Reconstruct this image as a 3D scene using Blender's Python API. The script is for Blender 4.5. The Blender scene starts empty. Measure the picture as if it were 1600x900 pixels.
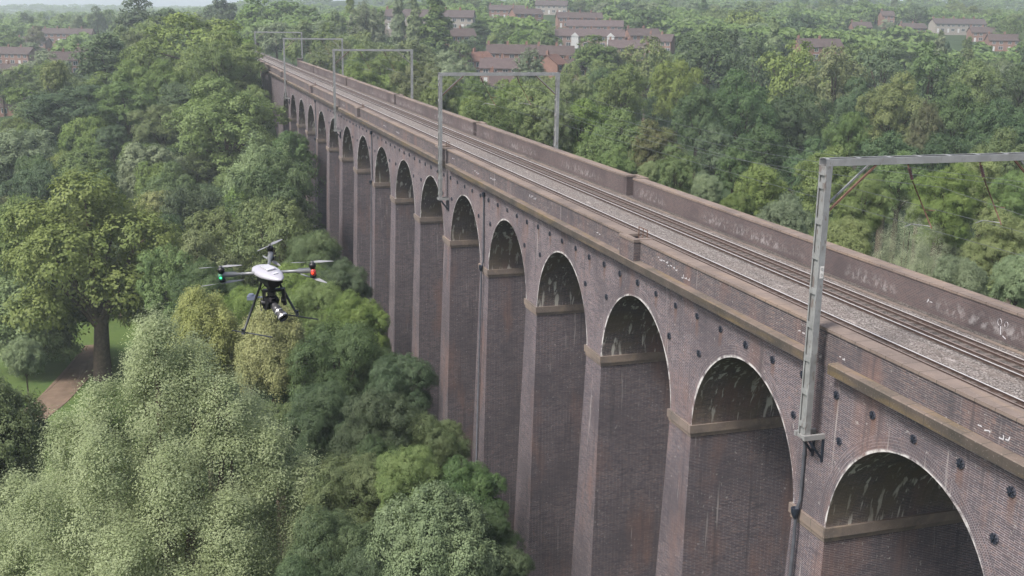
import bpy, math, random
import numpy as np
from mathutils import Vector, Matrix
random.seed(3)
D = bpy.data
SCN = bpy.context.scene
COL = SCN.collection
PI = math.pi

# ------------------------------------------------------------------ helpers
def link(o, parent=None):
    COL.objects.link(o)
    if parent is not None:
        o.parent = parent
    return o

def tag(o, label=None, cat=None, group=None, kind=None):
    if label: o['label'] = label
    if cat: o['category'] = cat
    if group: o['group'] = group
    if kind: o['kind'] = kind
    return o

def empty(name, loc, label, cat, group=None, rz=0.0):
    o = D.objects.new(name, None)
    o.location = loc
    o.rotation_euler = (0, 0, rz)
    o.empty_display_size = 0.5
    COL.objects.link(o)
    return tag(o, label, cat, group)

class MB:
    """collects faces with metre-scale UVs and links them as one mesh"""
    def __init__(s):
        s.v = []; s.f = []; s.uv = []; s.m = []
    def face(s, pts, uv=None, mi=0):
        b = len(s.v)
        s.v.extend([tuple(p) for p in pts])
        s.f.append(tuple(range(b, b + len(pts))))
        if uv is None:
            a, bb, c = Vector(pts[0]), Vector(pts[1]), Vector(pts[-1])
            n = (bb - a).cross(c - a)
            ax = max(range(3), key=lambda i: abs(n[i]))
            if ax == 0: uv = [(p[1], p[2]) for p in pts]
            elif ax == 1: uv = [(p[0], p[2]) for p in pts]
            else: uv = [(p[0], p[1]) for p in pts]
        s.uv.extend(uv); s.m.append(mi)
        return s
    def box(s, x0, x1, y0, y1, z0, z1, mi=0, skip=''):
        P = lambda x, y, z: (x, y, z)
        if '-x' not in skip: s.face([P(x0,y1,z0),P(x0,y0,z0),P(x0,y0,z1),P(x0,y1,z1)], None, mi)
        if '+x' not in skip: s.face([P(x1,y0,z0),P(x1,y1,z0),P(x1,y1,z1),P(x1,y0,z1)], None, mi)
        if '-y' not in skip: s.face([P(x0,y0,z0),P(x1,y0,z0),P(x1,y0,z1),P(x0,y0,z1)], None, mi)
        if '+y' not in skip: s.face([P(x1,y1,z0),P(x0,y1,z0),P(x0,y1,z1),P(x1,y1,z1)], None, mi)
        if '-z' not in skip: s.face([P(x0,y1,z0),P(x1,y1,z0),P(x1,y0,z0),P(x0,y0,z0)], None, mi)
        if '+z' not in skip: s.face([P(x0,y0,z1),P(x1,y0,z1),P(x1,y1,z1),P(x0,y1,z1)], None, mi)
        return s
    def obox(s, c, ax, ay, az, mi=0):
        """box from centre and three half-axis vectors"""
        c, ax, ay, az = Vector(c), Vector(ax), Vector(ay), Vector(az)
        q = lambda i, j, k: c + ax*i + ay*j + az*k
        for a in ([(-1,-1,-1),(-1,1,-1),(1,1,-1),(1,-1,-1)], [(-1,-1,1),(1,-1,1),(1,1,1),(-1,1,1)],
                  [(-1,-1,-1),(1,-1,-1),(1,-1,1),(-1,-1,1)], [(1,-1,-1),(1,1,-1),(1,1,1),(1,-1,1)],
                  [(1,1,-1),(-1,1,-1),(-1,1,1),(1,1,1)], [(-1,1,-1),(-1,-1,-1),(-1,-1,1),(-1,1,1)]):
            s.face([q(*t) for t in a], None, mi)
        return s
    def bar(s, a, b, w, h, up=(0,0,1), mi=0):
        a, b = Vector(a), Vector(b)
        d = (b - a); L = d.length; d.normalize()
        u = Vector(up)
        if abs(d.dot(u)) > 0.98: u = Vector((1,0,0))
        r = d.cross(u).normalized(); u = r.cross(d).normalized()
        return s.obox((a+b)/2, d*L/2, r*w/2, u*h/2, mi)
    def tube(s, pts, rads, n=8, mi=0, cap=True):
        pts = [Vector(p) for p in pts]
        rings = []
        prev = None
        for i, p in enumerate(pts):
            d = (pts[min(i+1, len(pts)-1)] - pts[max(i-1, 0)]).normalized()
            if prev is None:
                u = Vector((0,0,1)) if abs(d.z) < 0.9 else Vector((1,0,0))
                r = d.cross(u).normalized()
            else:
                r = (prev - d*prev.dot(d)).normalized()
            prev = r
            u = r.cross(d)
            R = rads[i] if hasattr(rads, '__len__') else rads
            rings.append([p + (r*math.cos(2*PI*k/n) + u*math.sin(2*PI*k/n))*R for k in range(n)])
        b = len(s.v)
        for rg in rings: s.v.extend([tuple(q) for q in rg])
        for i in range(len(rings)-1):
            for k in range(n):
                k2 = (k+1) % n
                s.f.append((b+i*n+k, b+i*n+k2, b+(i+1)*n+k2, b+(i+1)*n+k))
                s.uv.extend([(k/n, i), ((k+1)/n, i), ((k+1)/n, i+1), (k/n, i+1)]); s.m.append(mi)
        if cap:
            for i, o in ((0, 1), (len(rings)-1, 0)):
                idx = [b+i*n+k for k in range(n)]
                if o == 1: pass
                else: idx = idx[::-1]
                s.f.append(tuple(idx)); s.uv.extend([(0,0)]*n); s.m.append(mi)
        return s
    def lathe(s, c, prof, axis=(0,0,1), n=20, mi=0):
        """prof = [(r, h)] along axis"""
        ax = Vector(axis).normalized()
        u = Vector((0,0,1)) if abs(ax.z) < 0.9 else Vector((1,0,0))
        r = ax.cross(u).normalized(); u = r.cross(ax)
        c = Vector(c); b = len(s.v)
        for (R, h) in prof:
            for k in range(n):
                a = 2*PI*k/n
                s.v.append(tuple(c + ax*h + (r*math.cos(a) + u*math.sin(a))*max(R, 1e-4)))
        for i in range(len(prof)-1):
            for k in range(n):
                k2 = (k+1) % n
                s.f.append((b+i*n+k, b+i*n+k2, b+(i+1)*n+k2, b+(i+1)*n+k))
                s.uv.extend([(k/n, i), ((k+1)/n, i), ((k+1)/n, i+1), (k/n, i+1)]); s.m.append(mi)
        return s
    def build(s, name, mat, parent=None, smooth=False):
        me = D.meshes.new(name)
        me.from_pydata(s.v, [], s.f)
        uvl = me.uv_layers.new(name='UVMap')
        uvl.data.foreach_set('uv', np.array(s.uv, dtype=np.float32).ravel())
        mats = mat if isinstance(mat, (list, tuple)) else [mat]
        for m in mats: me.materials.append(m)
        if len(mats) > 1: me.polygons.foreach_set('material_index', s.m)
        if smooth: me.polygons.foreach_set('use_smooth', [True]*len(s.f))
        me.update()
        return link(D.objects.new(name, me), parent)

# ------------------------------------------------------------------ materials
class NT:
    def __init__(s, name):
        s.mat = D.materials.new(name); s.mat.use_nodes = True
        s.t = s.mat.node_tree; s.n = s.t.nodes; s.l = s.t.links
        s.n.clear()
        s.out = s.n.new('ShaderNodeOutputMaterial')
    def new(s, typ, **kw):
        nd = s.n.new(typ)
        ins = kw.pop('ins', {})
        for k, v in kw.items(): setattr(nd, k, v)
        for k, v in ins.items(): s.set(nd, k, v)
        return nd
    def set(s, nd, k, v):
        sock = nd.inputs[k]
        if isinstance(v, bpy.types.NodeSocket): s.l.new(v, sock)
        elif isinstance(v, bpy.types.Node): s.l.new(v.outputs[0], sock)
        else:
            if isinstance(v, (tuple, list)) and len(v) == 3 and sock.type == 'RGBA': v = (*v, 1)
            sock.default_value = v
    def coord(s, which='Object'):
        return s.new('ShaderNodeTexCoord').outputs[which]
    def noise(s, vec, scale, detail=3, rough=0.55, dist=0.0):
        return s.new('ShaderNodeTexNoise', ins={'Vector': vec, 'Scale': scale, 'Detail': detail, 'Roughness': rough, 'Distortion': dist}).outputs['Fac']
    def ramp(s, fac, a, b, lo=0.0, hi=1.0):
        return s.new('ShaderNodeMapRange', ins={'Value': fac, 'From Min': a, 'From Max': b, 'To Min': lo, 'To Max': hi}).outputs[0]
    def mix(s, fac, a, b, mode='MIX'):
        nd = s.new('ShaderNodeMix', data_type='RGBA', blend_type=mode)
        s.set(nd, 0, fac); s.set(nd, 6, a); s.set(nd, 7, b)
        return nd.outputs[2]
    def math(s, op, a, b=0.0, c=None):
        nd = s.new('ShaderNodeMath', operation=op)
        s.set(nd, 0, a); s.set(nd, 1, b)
        if c is not None: s.set(nd, 2, c)
        return nd.outputs[0]
    def mapping(s, vec, scale=(1,1,1), loc=(0,0,0), rot=(0,0,0)):
        return s.new('ShaderNodeMapping', ins={'Vector': vec, 'Scale': scale, 'Location': loc, 'Rotation': rot}).outputs[0]
    def sep(s, vec):
        return s.new('ShaderNodeSeparateXYZ', ins={0: vec}).outputs
    def bump(s, h, strength=0.3, dist=0.02):
        return s.new('ShaderNodeBump', ins={'Height': h, 'Strength': strength, 'Distance': dist}).outputs[0]
    def principled(s, color, rough=0.85, metal=0.0, normal=None, spec=0.3, **kw):
        p = s.new('ShaderNodeBsdfPrincipled', ins={'Base Color': color, 'Roughness': rough, 'Metallic': metal, 'Specular IOR Level': spec})
        if normal is not None: s.set(p, 'Normal', normal)
        for k, v in kw.items(): s.set(p, k, v)
        s.l.new(p.outputs[0], s.out.inputs['Surface'])
        return s.mat

def brick_mat(name, c1, c2, mortar, soffit=False, tie_rust=False, lime_edge=False, tint=None, base_lime=0.0):
    t = NT(name)
    uv = t.coord('UV'); ob = t.coord('Object')
    x, y, z = t.sep(ob)
    br = t.new('ShaderNodeTexBrick', ins={'Vector': uv, 'Color1': c1, 'Color2': c2, 'Mortar': mortar, 'Scale': 1.0,
               'Mortar Size': 0.0125 if not lime_edge else 0.009, 'Mortar Smooth': 0.2, 'Bias': 0.0,
               'Brick Width': 0.45 if not lime_edge else 0.078, 'Row Height': 0.0775 if not lime_edge else 0.118})
    col = br.outputs['Color']
    # per-brick random patches, broad weathering
    na = t.noise(t.mapping(uv, (0.9, 7.0, 1), (1, 4, 0)), 1.0, 4, 0.8)
    col = t.mix(t.ramp(na, 0.52, 0.66, 0, 0.6), col, (0.040, 0.037, 0.044))
    col = t.mix(t.ramp(na, 0.47, 0.34, 0, 0.4), col, (0.200, 0.155, 0.145))
    n0 = t.noise(t.mapping(uv, (1.3, 2.6, 1), (3, 8, 0)), 1.0, 4, 0.75)
    col = t.mix(t.ramp(n0, 0.50, 0.72, 0, 0.75), col, (0.058, 0.055, 0.064))
    col = t.mix(t.ramp(n0, 0.46, 0.30, 0, 0.45), col, (0.205, 0.150, 0.135))
    n1 = t.noise(t.mapping(uv, (4.2, 12.9, 1)), 1.0, 1, 0.5)
    col = t.mix(t.ramp(n1, 0.58, 0.72, 0, 0.55), col, (0.050, 0.046, 0.052))
    col = t.mix(t.ramp(n1, 0.42, 0.28, 0, 0.45), col, (0.230, 0.140, 0.112))
    n2 = t.noise(ob, 0.23, 4, 0.6)
    col = t.mix(t.ramp(n2, 0.44, 0.66, 0, 0.65), col, (0.066, 0.058, 0.066))
    n3 = t.noise(t.mapping(ob, (1, 1, 0.35), (7, 3, 1)), 0.42, 3, 0.6)
    col = t.mix(t.ramp(n3, 0.54, 0.70, 0, 0.45), col, (0.190, 0.110, 0.088))
    # run-down streaks
    n4 = t.noise(t.mapping(ob, (2.6, 2.6, 0.16)), 1.0, 3, 0.6)
    col = t.mix(t.ramp(n4, 0.57, 0.72, 0, 0.5), col, (0.045, 0.043, 0.048))
    n5 = t.noise(t.mapping(ob, (3.4, 3.4, 0.14), (11, 5, 3)), 1.0, 3, 0.6)
    col = t.mix(t.ramp(n5, 0.655, 0.74, 0, 0.45), col, (0.44, 0.41, 0.39))
    # little white salts
    n6 = t.noise(ob, 5.5, 2, 0.6)
    col = t.mix(t.ramp(n6, 0.66, 0.76, 0, 0.5), col, (0.42, 0.40, 0.38))
    if tint: col = t.mix(tint[3], col, tint[:3], 'MULTIPLY')
    if tie_rust:
        u = t.math('DIVIDE', t.math('SUBTRACT', x, 10.696 - 11.844*20 - 2.3688/2), 2.3688)
        fr = t.math('ABSOLUTE', t.math('SUBTRACT', t.math('FRACT', u), 0.5))
        wob = t.math('MULTIPLY', t.noise(t.mapping(ob, (1.5, 1.5, 1.0)), 2.0, 2), 0.07)
        m = t.ramp(t.math('SUBTRACT', fr, wob), 0.055, 0.0)
        mz = t.math('MULTIPLY', t.ramp(z, -2.5, -1.7), t.ramp(z, -1.2, -1.4))
        col = t.mix(t.math('MULTIPLY', t.math('MULTIPLY', m, mz), 0.55), col, (0.125, 0.072, 0.054))
    if soffit:
        n7 = t.noise(t.mapping(ob, (2.7, 2.7, 0.38), (2, 9, 4)), 1.0, 3, 0.55, 0.4)
        mz = t.ramp(z, -8.6, -6.4)
        col = t.mix(t.math('MULTIPLY', t.ramp(n7, 0.575, 0.635, 0, 0.85), mz), col, (0.52, 0.50, 0.45))
        n8 = t.noise(ob, 0.5, 3)
        col = t.mix(t.math('MULTIPLY', t.ramp(n8, 0.40, 0.58, 0, 0.6), mz), col, (0.125, 0.100, 0.068))
    if lime_edge:
        u2, v2, _ = t.sep(uv)
        wob = t.noise(t.mapping(ob, (1, 1, 1)), 1.5, 5, 0.75)
        wob2 = t.noise(t.mapping(ob, (1, 1, 1), (5, 5, 5)), 0.45, 2, 0.5)
        edge = t.ramp(t.math('SUBTRACT', v2, t.math('MULTIPLY', wob2, 0.34)), -0.06, -0.12)
        k = t.math('MULTIPLY', t.ramp(wob, 0.40, 0.56, 0, 1), edge)
        col = t.mix(t.math('MULTIPLY', k, 0.8), col, (0.60, 0.585, 0.57))
    h = t.math('MULTIPLY', br.outputs['Fac'], -1.0)
    return t.principled(col, 0.88, normal=t.bump(h, 0.35, 0.012), spec=0.25)

B1, B2, BM = (0.108, 0.078, 0.084), (0.065, 0.053, 0.066), (0.296, 0.269, 0.282)
M = {}
M['brick'] = brick_mat('brick_face', B1, B2, BM, tie_rust=True)
M['brick_pier'] = brick_mat('brick_pier', (0.094, 0.070, 0.076), (0.058, 0.048, 0.059), (0.240, 0.218, 0.233))
M['brick_soffit'] = brick_mat('brick_soffit', (0.104, 0.080, 0.076), (0.066, 0.053, 0.057), (0.232, 0.213, 0.207), soffit=True)
M['brick_ring'] = brick_mat('brick_ring', (0.121, 0.088, 0.094), (0.073, 0.060, 0.072), BM, lime_edge=True)
M['brick_parapet'] = brick_mat('brick_parapet', (0.091, 0.068, 0.071), (0.059, 0.049, 0.057), (0.188, 0.172, 0.171))

def far_parapet_mat():
    t = NT('brick_parapet_limed')
    uv = t.coord('UV'); ob = t.coord('Object'); x, y, z = t.sep(ob)
    br = t.new('ShaderNodeTexBrick', ins={'Vector': uv, 'Color1': (0.110, 0.078, 0.076), 'Color2': (0.076, 0.061, 0.063), 'Mortar': (0.152, 0.133, 0.127), 'Scale': 1.0,
               'Mortar Size': 0.008, 'Brick Width': 0.235, 'Row Height': 0.0775})
    col = br.outputs['Color']
    n = t.noise(ob, 0.3, 4, 0.6)
    col = t.mix(t.ramp(n, 0.45, 0.65, 0, 0.6), col, (0.057, 0.047, 0.050))
    ns = t.noise(t.mapping(ob, (2.4, 2.4, 1.9)), 1.0, 5, 0.75)
    patch = t.noise(ob, 0.16, 2, 0.5)
    mz = t.math('MULTIPLY', t.ramp(z, 0.75, 0.25), t.ramp(z, -0.10, 0.06))
    k = t.math('MULTIPLY', t.math('MULTIPLY', t.ramp(ns, 0.47, 0.62), mz), t.ramp(patch, 0.42, 0.55))
    col = t.mix(t.math('MULTIPLY', k, 0.6), col, (0.350, 0.329, 0.326))
    return t.principled(col, 0.9, normal=t.bump(t.math('MULTIPLY', br.outputs['Fac'], -1.0), 0.3, 0.01), spec=0.25)
M['brick_far'] = far_parapet_mat()

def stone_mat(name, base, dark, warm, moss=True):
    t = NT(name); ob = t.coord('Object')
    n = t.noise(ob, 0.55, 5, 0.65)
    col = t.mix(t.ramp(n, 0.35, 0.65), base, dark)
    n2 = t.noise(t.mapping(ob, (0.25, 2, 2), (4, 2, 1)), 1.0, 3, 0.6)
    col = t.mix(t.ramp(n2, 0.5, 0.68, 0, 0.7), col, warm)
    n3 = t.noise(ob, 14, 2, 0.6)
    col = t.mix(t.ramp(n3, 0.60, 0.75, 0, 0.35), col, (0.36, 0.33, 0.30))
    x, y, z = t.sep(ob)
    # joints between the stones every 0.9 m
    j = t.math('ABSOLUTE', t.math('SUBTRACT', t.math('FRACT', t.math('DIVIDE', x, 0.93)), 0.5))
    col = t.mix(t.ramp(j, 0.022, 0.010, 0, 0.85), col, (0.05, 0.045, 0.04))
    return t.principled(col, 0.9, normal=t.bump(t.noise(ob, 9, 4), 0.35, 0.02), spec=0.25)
M['coping'] = stone_mat('coping_stone', (0.205,0.160,0.136), (0.130,0.104,0.092), (0.235,0.175,0.132))
M['cornice'] = stone_mat('cornice_stone', (0.170,0.132,0.112), (0.095,0.082,0.070), (0.190,0.135,0.070))
M['impost'] = stone_mat('impost_stone', (0.190,0.150,0.128), (0.120,0.100,0.090), (0.22,0.17,0.13))
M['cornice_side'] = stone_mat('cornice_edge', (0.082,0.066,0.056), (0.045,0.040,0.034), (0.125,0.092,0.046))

def simple(name, col, rough=0.6, metal=0.0, var=0.15, scale=3.0, spot=None, spec=0.4, obj='Object'):
    t = NT(name); ob = t.coord(obj)
    n = t.noise(ob, scale, 4, 0.6)
    lo = tuple(c*(1-var) for c in col); hi = tuple(min(1, c*(1+var)) for c in col)
    c = t.mix(t.ramp(n, 0.3, 0.7), lo, hi)
    if spot:
        n2 = t.noise(t.mapping(ob, (1,1,0.4)), scale*2.3, 4, 0.65)
        c = t.mix(t.ramp(n2, spot[1], spot[1]+0.1, 0, 0.75), c, spot[0])
    return t.principled(c, rough, metal, spec=spec)
M['galv'] = simple('galvanised_steel', (0.27,0.275,0.275), 0.55, 0.35, 0.22, 1.8, ((0.155,0.115,0.10), 0.56))
M['galv_top'] = simple('galvanised_beam', (0.30,0.30,0.30), 0.5, 0.35, 0.18, 1.4, ((0.20,0.165,0.15), 0.6))
M['rust'] = simple('rusty_steel', (0.13,0.072,0.052), 0.85, 0.1, 0.3, 5)
M['tie_disc'] = simple('tie_plate_iron', (0.062,0.062,0.078), 0.7, 0.1, 0.35, 9)
M['darkiron'] = simple('dark_iron', (0.020,0.026,0.040), 0.55, 0.3, 0.3, 9)
M['pipe'] = simple('cast_iron_pipe', (0.085,0.090,0.105), 0.55, 0.3, 0.25, 2)
M['rail_side'] = simple('rail_rust', (0.075,0.050,0.042), 0.9, 0.0, 0.3, 4)
M['rail_top'] = simple('rail_polished_head', (0.72,0.68,0.66), 0.45, 0.55, 0.12, 3)
M['guard_top'] = simple('guard_rail_head', (0.26,0.205,0.185), 0.6, 0.3, 0.2, 3)
M['sleeper'] = simple('timber_sleeper', (0.120,0.098,0.088), 0.9, 0, 0.3, 3)
M['wire'] = simple('copper_wire', (0.12,0.135,0.13), 0.5, 0.4, 0.1, 1)
M['insulator'] = simple('brown_insulator', (0.075,0.028,0.030), 0.3, 0.0, 0.1, 5)
M['white_paint'] = simple('white_paint', (0.46,0.45,0.47), 0.8, 0.0, 0.15, 6)
M['black_text'] = simple('black_lettering', (0.03,0.03,0.03), 0.7)
M['plate'] = simple('number_plate', (0.62,0.60,0.58), 0.6, 0, 0.05, 4)

def ballast_mat(name, dark=1.0):
    t = NT(name); ob = t.coord('Object')
    v = t.new('ShaderNodeTexVoronoi', ins={'Vector': ob, 'Scale': 17.0})
    hsv = t.sep(v.outputs['Color'])
    a = tuple(c*dark for c in (0.080,0.068,0.062)); b = tuple(min(1, c*dark) for c in (0.36,0.325,0.305))
    col = t.mix(t.math('POWER', hsv[0], 1.7), a, b)
    n = t.noise(t.mapping(ob, (0.22, 1.5, 1)), 1.0, 4, 0.6)
    col = t.mix(t.ramp(n, 0.45, 0.70, 0, 0.6), col, tuple(c*dark for c in (0.185,0.150,0.132)))
    col = t.mix(t.ramp(t.noise(t.mapping(ob, (0.5, 2.2, 1), (3,3,3)), 1.0, 3), 0.62, 0.75, 0, 0.6), col, tuple(min(1, c*dark) for c in (0.50,0.45,0.42)))
    d = v.outputs['Distance']
    return t.principled(col, 0.95, normal=t.bump(t.math('MULTIPLY', d, -1.0), 0.9, 0.05), spec=0.2)
M['ballast'] = ballast_mat('ballast_stone', 1.0)
M['ballast_dark'] = ballast_mat('ballast_dirty', 0.52)

def ground_mat():
    t = NT('valley_floor'); ob = t.coord('Object')
    n = t.noise(ob, 0.05, 5, 0.6); n2 = t.noise(ob, 0.9, 4, 0.7)
    c = t.mix(t.ramp(n, 0.35, 0.65), (0.026,0.044,0.018), (0.045,0.068,0.026))
    c = t.mix(t.ramp(n2, 0.4, 0.7, 0, 0.6), c, (0.026,0.040,0.018))
    return t.principled(c, 0.95, spec=0.1)
M['ground'] = ground_mat()
def lawn_mat():
    t = NT('mown_grass'); ob = t.coord('Object')
    n = t.noise(ob, 0.16, 4, 0.6); n2 = t.noise(ob, 2.6, 3, 0.7)
    c = t.mix(t.ramp(n, 0.35, 0.65), (0.085,0.125,0.034), (0.058,0.098,0.030))
    c = t.mix(t.ramp(n2, 0.45, 0.7, 0, 0.5), c, (0.110,0.135,0.045))
    return t.principled(c, 0.95, spec=0.1)
M['lawn'] = lawn_mat()
M['path'] = simple('bare_earth_path', (0.160,0.115,0.085), 0.95, 0, 0.22, 0.7, ((0.10,0.105,0.05), 0.60), spec=0.1)

def leaf_mat(name, col, col2,  hue=0.03, val=0.35, trans=0.36, clump=0.35):
    t = NT(name); ob = t.coord('Object')
    info = t.new('ShaderNodeObjectInfo').outputs['Random']
    n = t.noise(ob, clump, 3, 0.6)
    c = t.mix(t.ramp(n, 0.36, 0.64), col, col2)
    n2 = t.noise(ob, 2.2, 2, 0.7)
    c = t.mix(t.ramp(n2, 0.50, 0.70, 0, 0.7), c, tuple(min(1, x*1.4) for x in col2))
    hs = t.new('ShaderNodeHueSaturation', ins={'Color': c, 'Hue': t.ramp(info, 0, 1, 0.5-hue, 0.5+hue),
               'Value': t.ramp(t.math('FRACT', t.math('MULTIPLY', info, 7.31)), 0, 1, 1-val, 1+val),
               'Saturation': t.ramp(t.math('FRACT', t.math('MULTIPLY', info, 3.7)), 0, 1, 0.78, 1.05)})
    d = t.new('ShaderNodeBsdfPrincipled', ins={'Base Color': hs.outputs[0], 'Roughness': 0.6, 'Specular IOR Level': 0.3})
    tr = t.new('ShaderNodeBsdfTranslucent', ins={'Color': hs.outputs[0]})
    mx = t.new('ShaderNodeMixShader', ins={0: trans, 1: d.outputs[0], 2: tr.outputs[0]})
    t.l.new(mx.outputs[0], t.out.inputs['Surface'])
    return t.mat
LEAF = {
 's': leaf_mat('leaf_sage', (0.290,0.340,0.180), (0.345,0.395,0.225), 0.0, 0.0, trans=0.5, clump=0.9),
 'w': leaf_mat('leaf_silver', (0.251,0.285,0.171), (0.314,0.353,0.217), 0.0, 0.0),
 'p': leaf_mat('leaf_pale', (0.157,0.211,0.103), (0.217,0.274,0.137), 0.015, 0.15),
 'g': leaf_mat('leaf_mid', (0.107,0.169,0.047), (0.162,0.223,0.065), 0.012, 0.20),
 'b': leaf_mat('leaf_bright', (0.154,0.209,0.063), (0.202,0.255,0.084), 0.012, 0.14),
 'd': leaf_mat('leaf_dark', (0.061,0.105,0.042), (0.098,0.149,0.058), 0.015, 0.2),
 'o': leaf_mat('leaf_olive', (0.124,0.173,0.047), (0.178,0.223,0.065), 0.015, 0.18),
 'y': leaf_mat('leaf_yellow', (0.222,0.245,0.089), (0.302,0.314,0.125), 0.01, 0.1),
 'r': leaf_mat('leaf_reddish', (0.125,0.114,0.052), (0.137,0.160,0.066), 0.01, 0.12),
}
M['bark'] = simple('tree_bark', (0.085,0.068,0.052), 0.95, 0, 0.35, 4, spec=0.1)
CP=np.array([(-200,0,-30),(-60,0,-30),(0,0,-30),(60,0,-30),(120,0,-30),(150,0,-28),(180,0,-22),(210,0,-14),(235,0,-7),(255,0,-1.5),(300,0,-1.5),(400,0,-2),(600,0,-2),
(60,60,-30),(130,60,-30),(95,30,-30),(115,40,-30),(180,60,-27),(220,60,-22),(260,50,-13),(290,30,-6),(340,70,-16),(420,60,-12),(640,90,-9),(700,0,-4),(900,150,-12),(200,120,-30),(350,150,-20),(0,150,-30),
(60,-60,-30),(0,-80,-30),(130,-60,-29),(180,-60,-24),(230,-50,-16),(280,-40,-10),(350,-76,-10),(200,-120,-22),(240,-160,-19),(150,-150,-26),(80,-150,-28),(441,-146,-2),(350,-250,-12),(494,-388,4),(250,-300,-16),
(700,-200,8),(700,-450,12),(950,-100,6),(950,-400,18),(1100,-700,34),(1300,-300,29),(600,-700,14),(1000,50,-4),(1500,200,-12),(1500,600,-20),(2500,0,4),(2500,-1000,64),(3000,600,-12),(4500,900,-14),(4500,-1500,70),(0,-600,-20),(0,600,-30),(-200,300,-30),(-200,-300,-28)],float)
HP=[(338.5, 65.8, -14.9), (305.9, 64.2, -17.7), (385.8, 56.6, -9.1), (502.0, 83.3, -11.5), (629.7, 72.0, -5.9), (412.2, -75.1, 6.3), (309.9, -63.7, -5.9), (323.1, -81.3, -4.1), (403.2, -138.0, -0.2), (458.9, -162.4, 3.0), (309.5, -89.7, -4.0), (286.2, -80.2, -5.7), (400.7, -159.5, 0.3), (528.2, -152.7, 7.8), (603.1, -193.0, 12.7), (495.4, -387.0, 6.1), (393.3, -329.3, -0.3), (323.9, -191.2, -1.5), (543.2, -376.1, 9.8), (218.4, -44.2, -7.1), (288.4, -85.5, -7.2), (284.5, -64.5, -6.7), (505.2, -172.4, 6.3), (610.3, -168.3, 9.8), (377.3, -77.4, -0.1), (382.8, -159.7, -1.5), (519.8, -376.3, 3.3), (456.4, -370.6, 2.2), (502.1, -330.9, 3.7), (423.8, 78.3, -14.8), (600.1, 84.2, -9.9), (399.7, 48.7, -8.2), (394.5, -63.5, -1.0), (359.9, -135.4, -3.3)]
CP=np.vstack([CP,np.array(HP,float)])
def ground(x,y):
    x=np.asarray(x,float);y=np.asarray(y,float)
    d=np.sqrt((x[...,None]-CP[:,0])**2+(y[...,None]-CP[:,1])**2)+6
    w=d**-3.5
    z=(w*CP[:,2]).sum(-1)/w.sum(-1)
    # railway embankment beyond the viaduct
    e=np.clip((11-np.abs(y))/6,0,1)*np.clip((x-246)/8,0,1)
    e=e*e*(3-2*e)
    return z*(1-e)+(-0.45)*e
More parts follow.
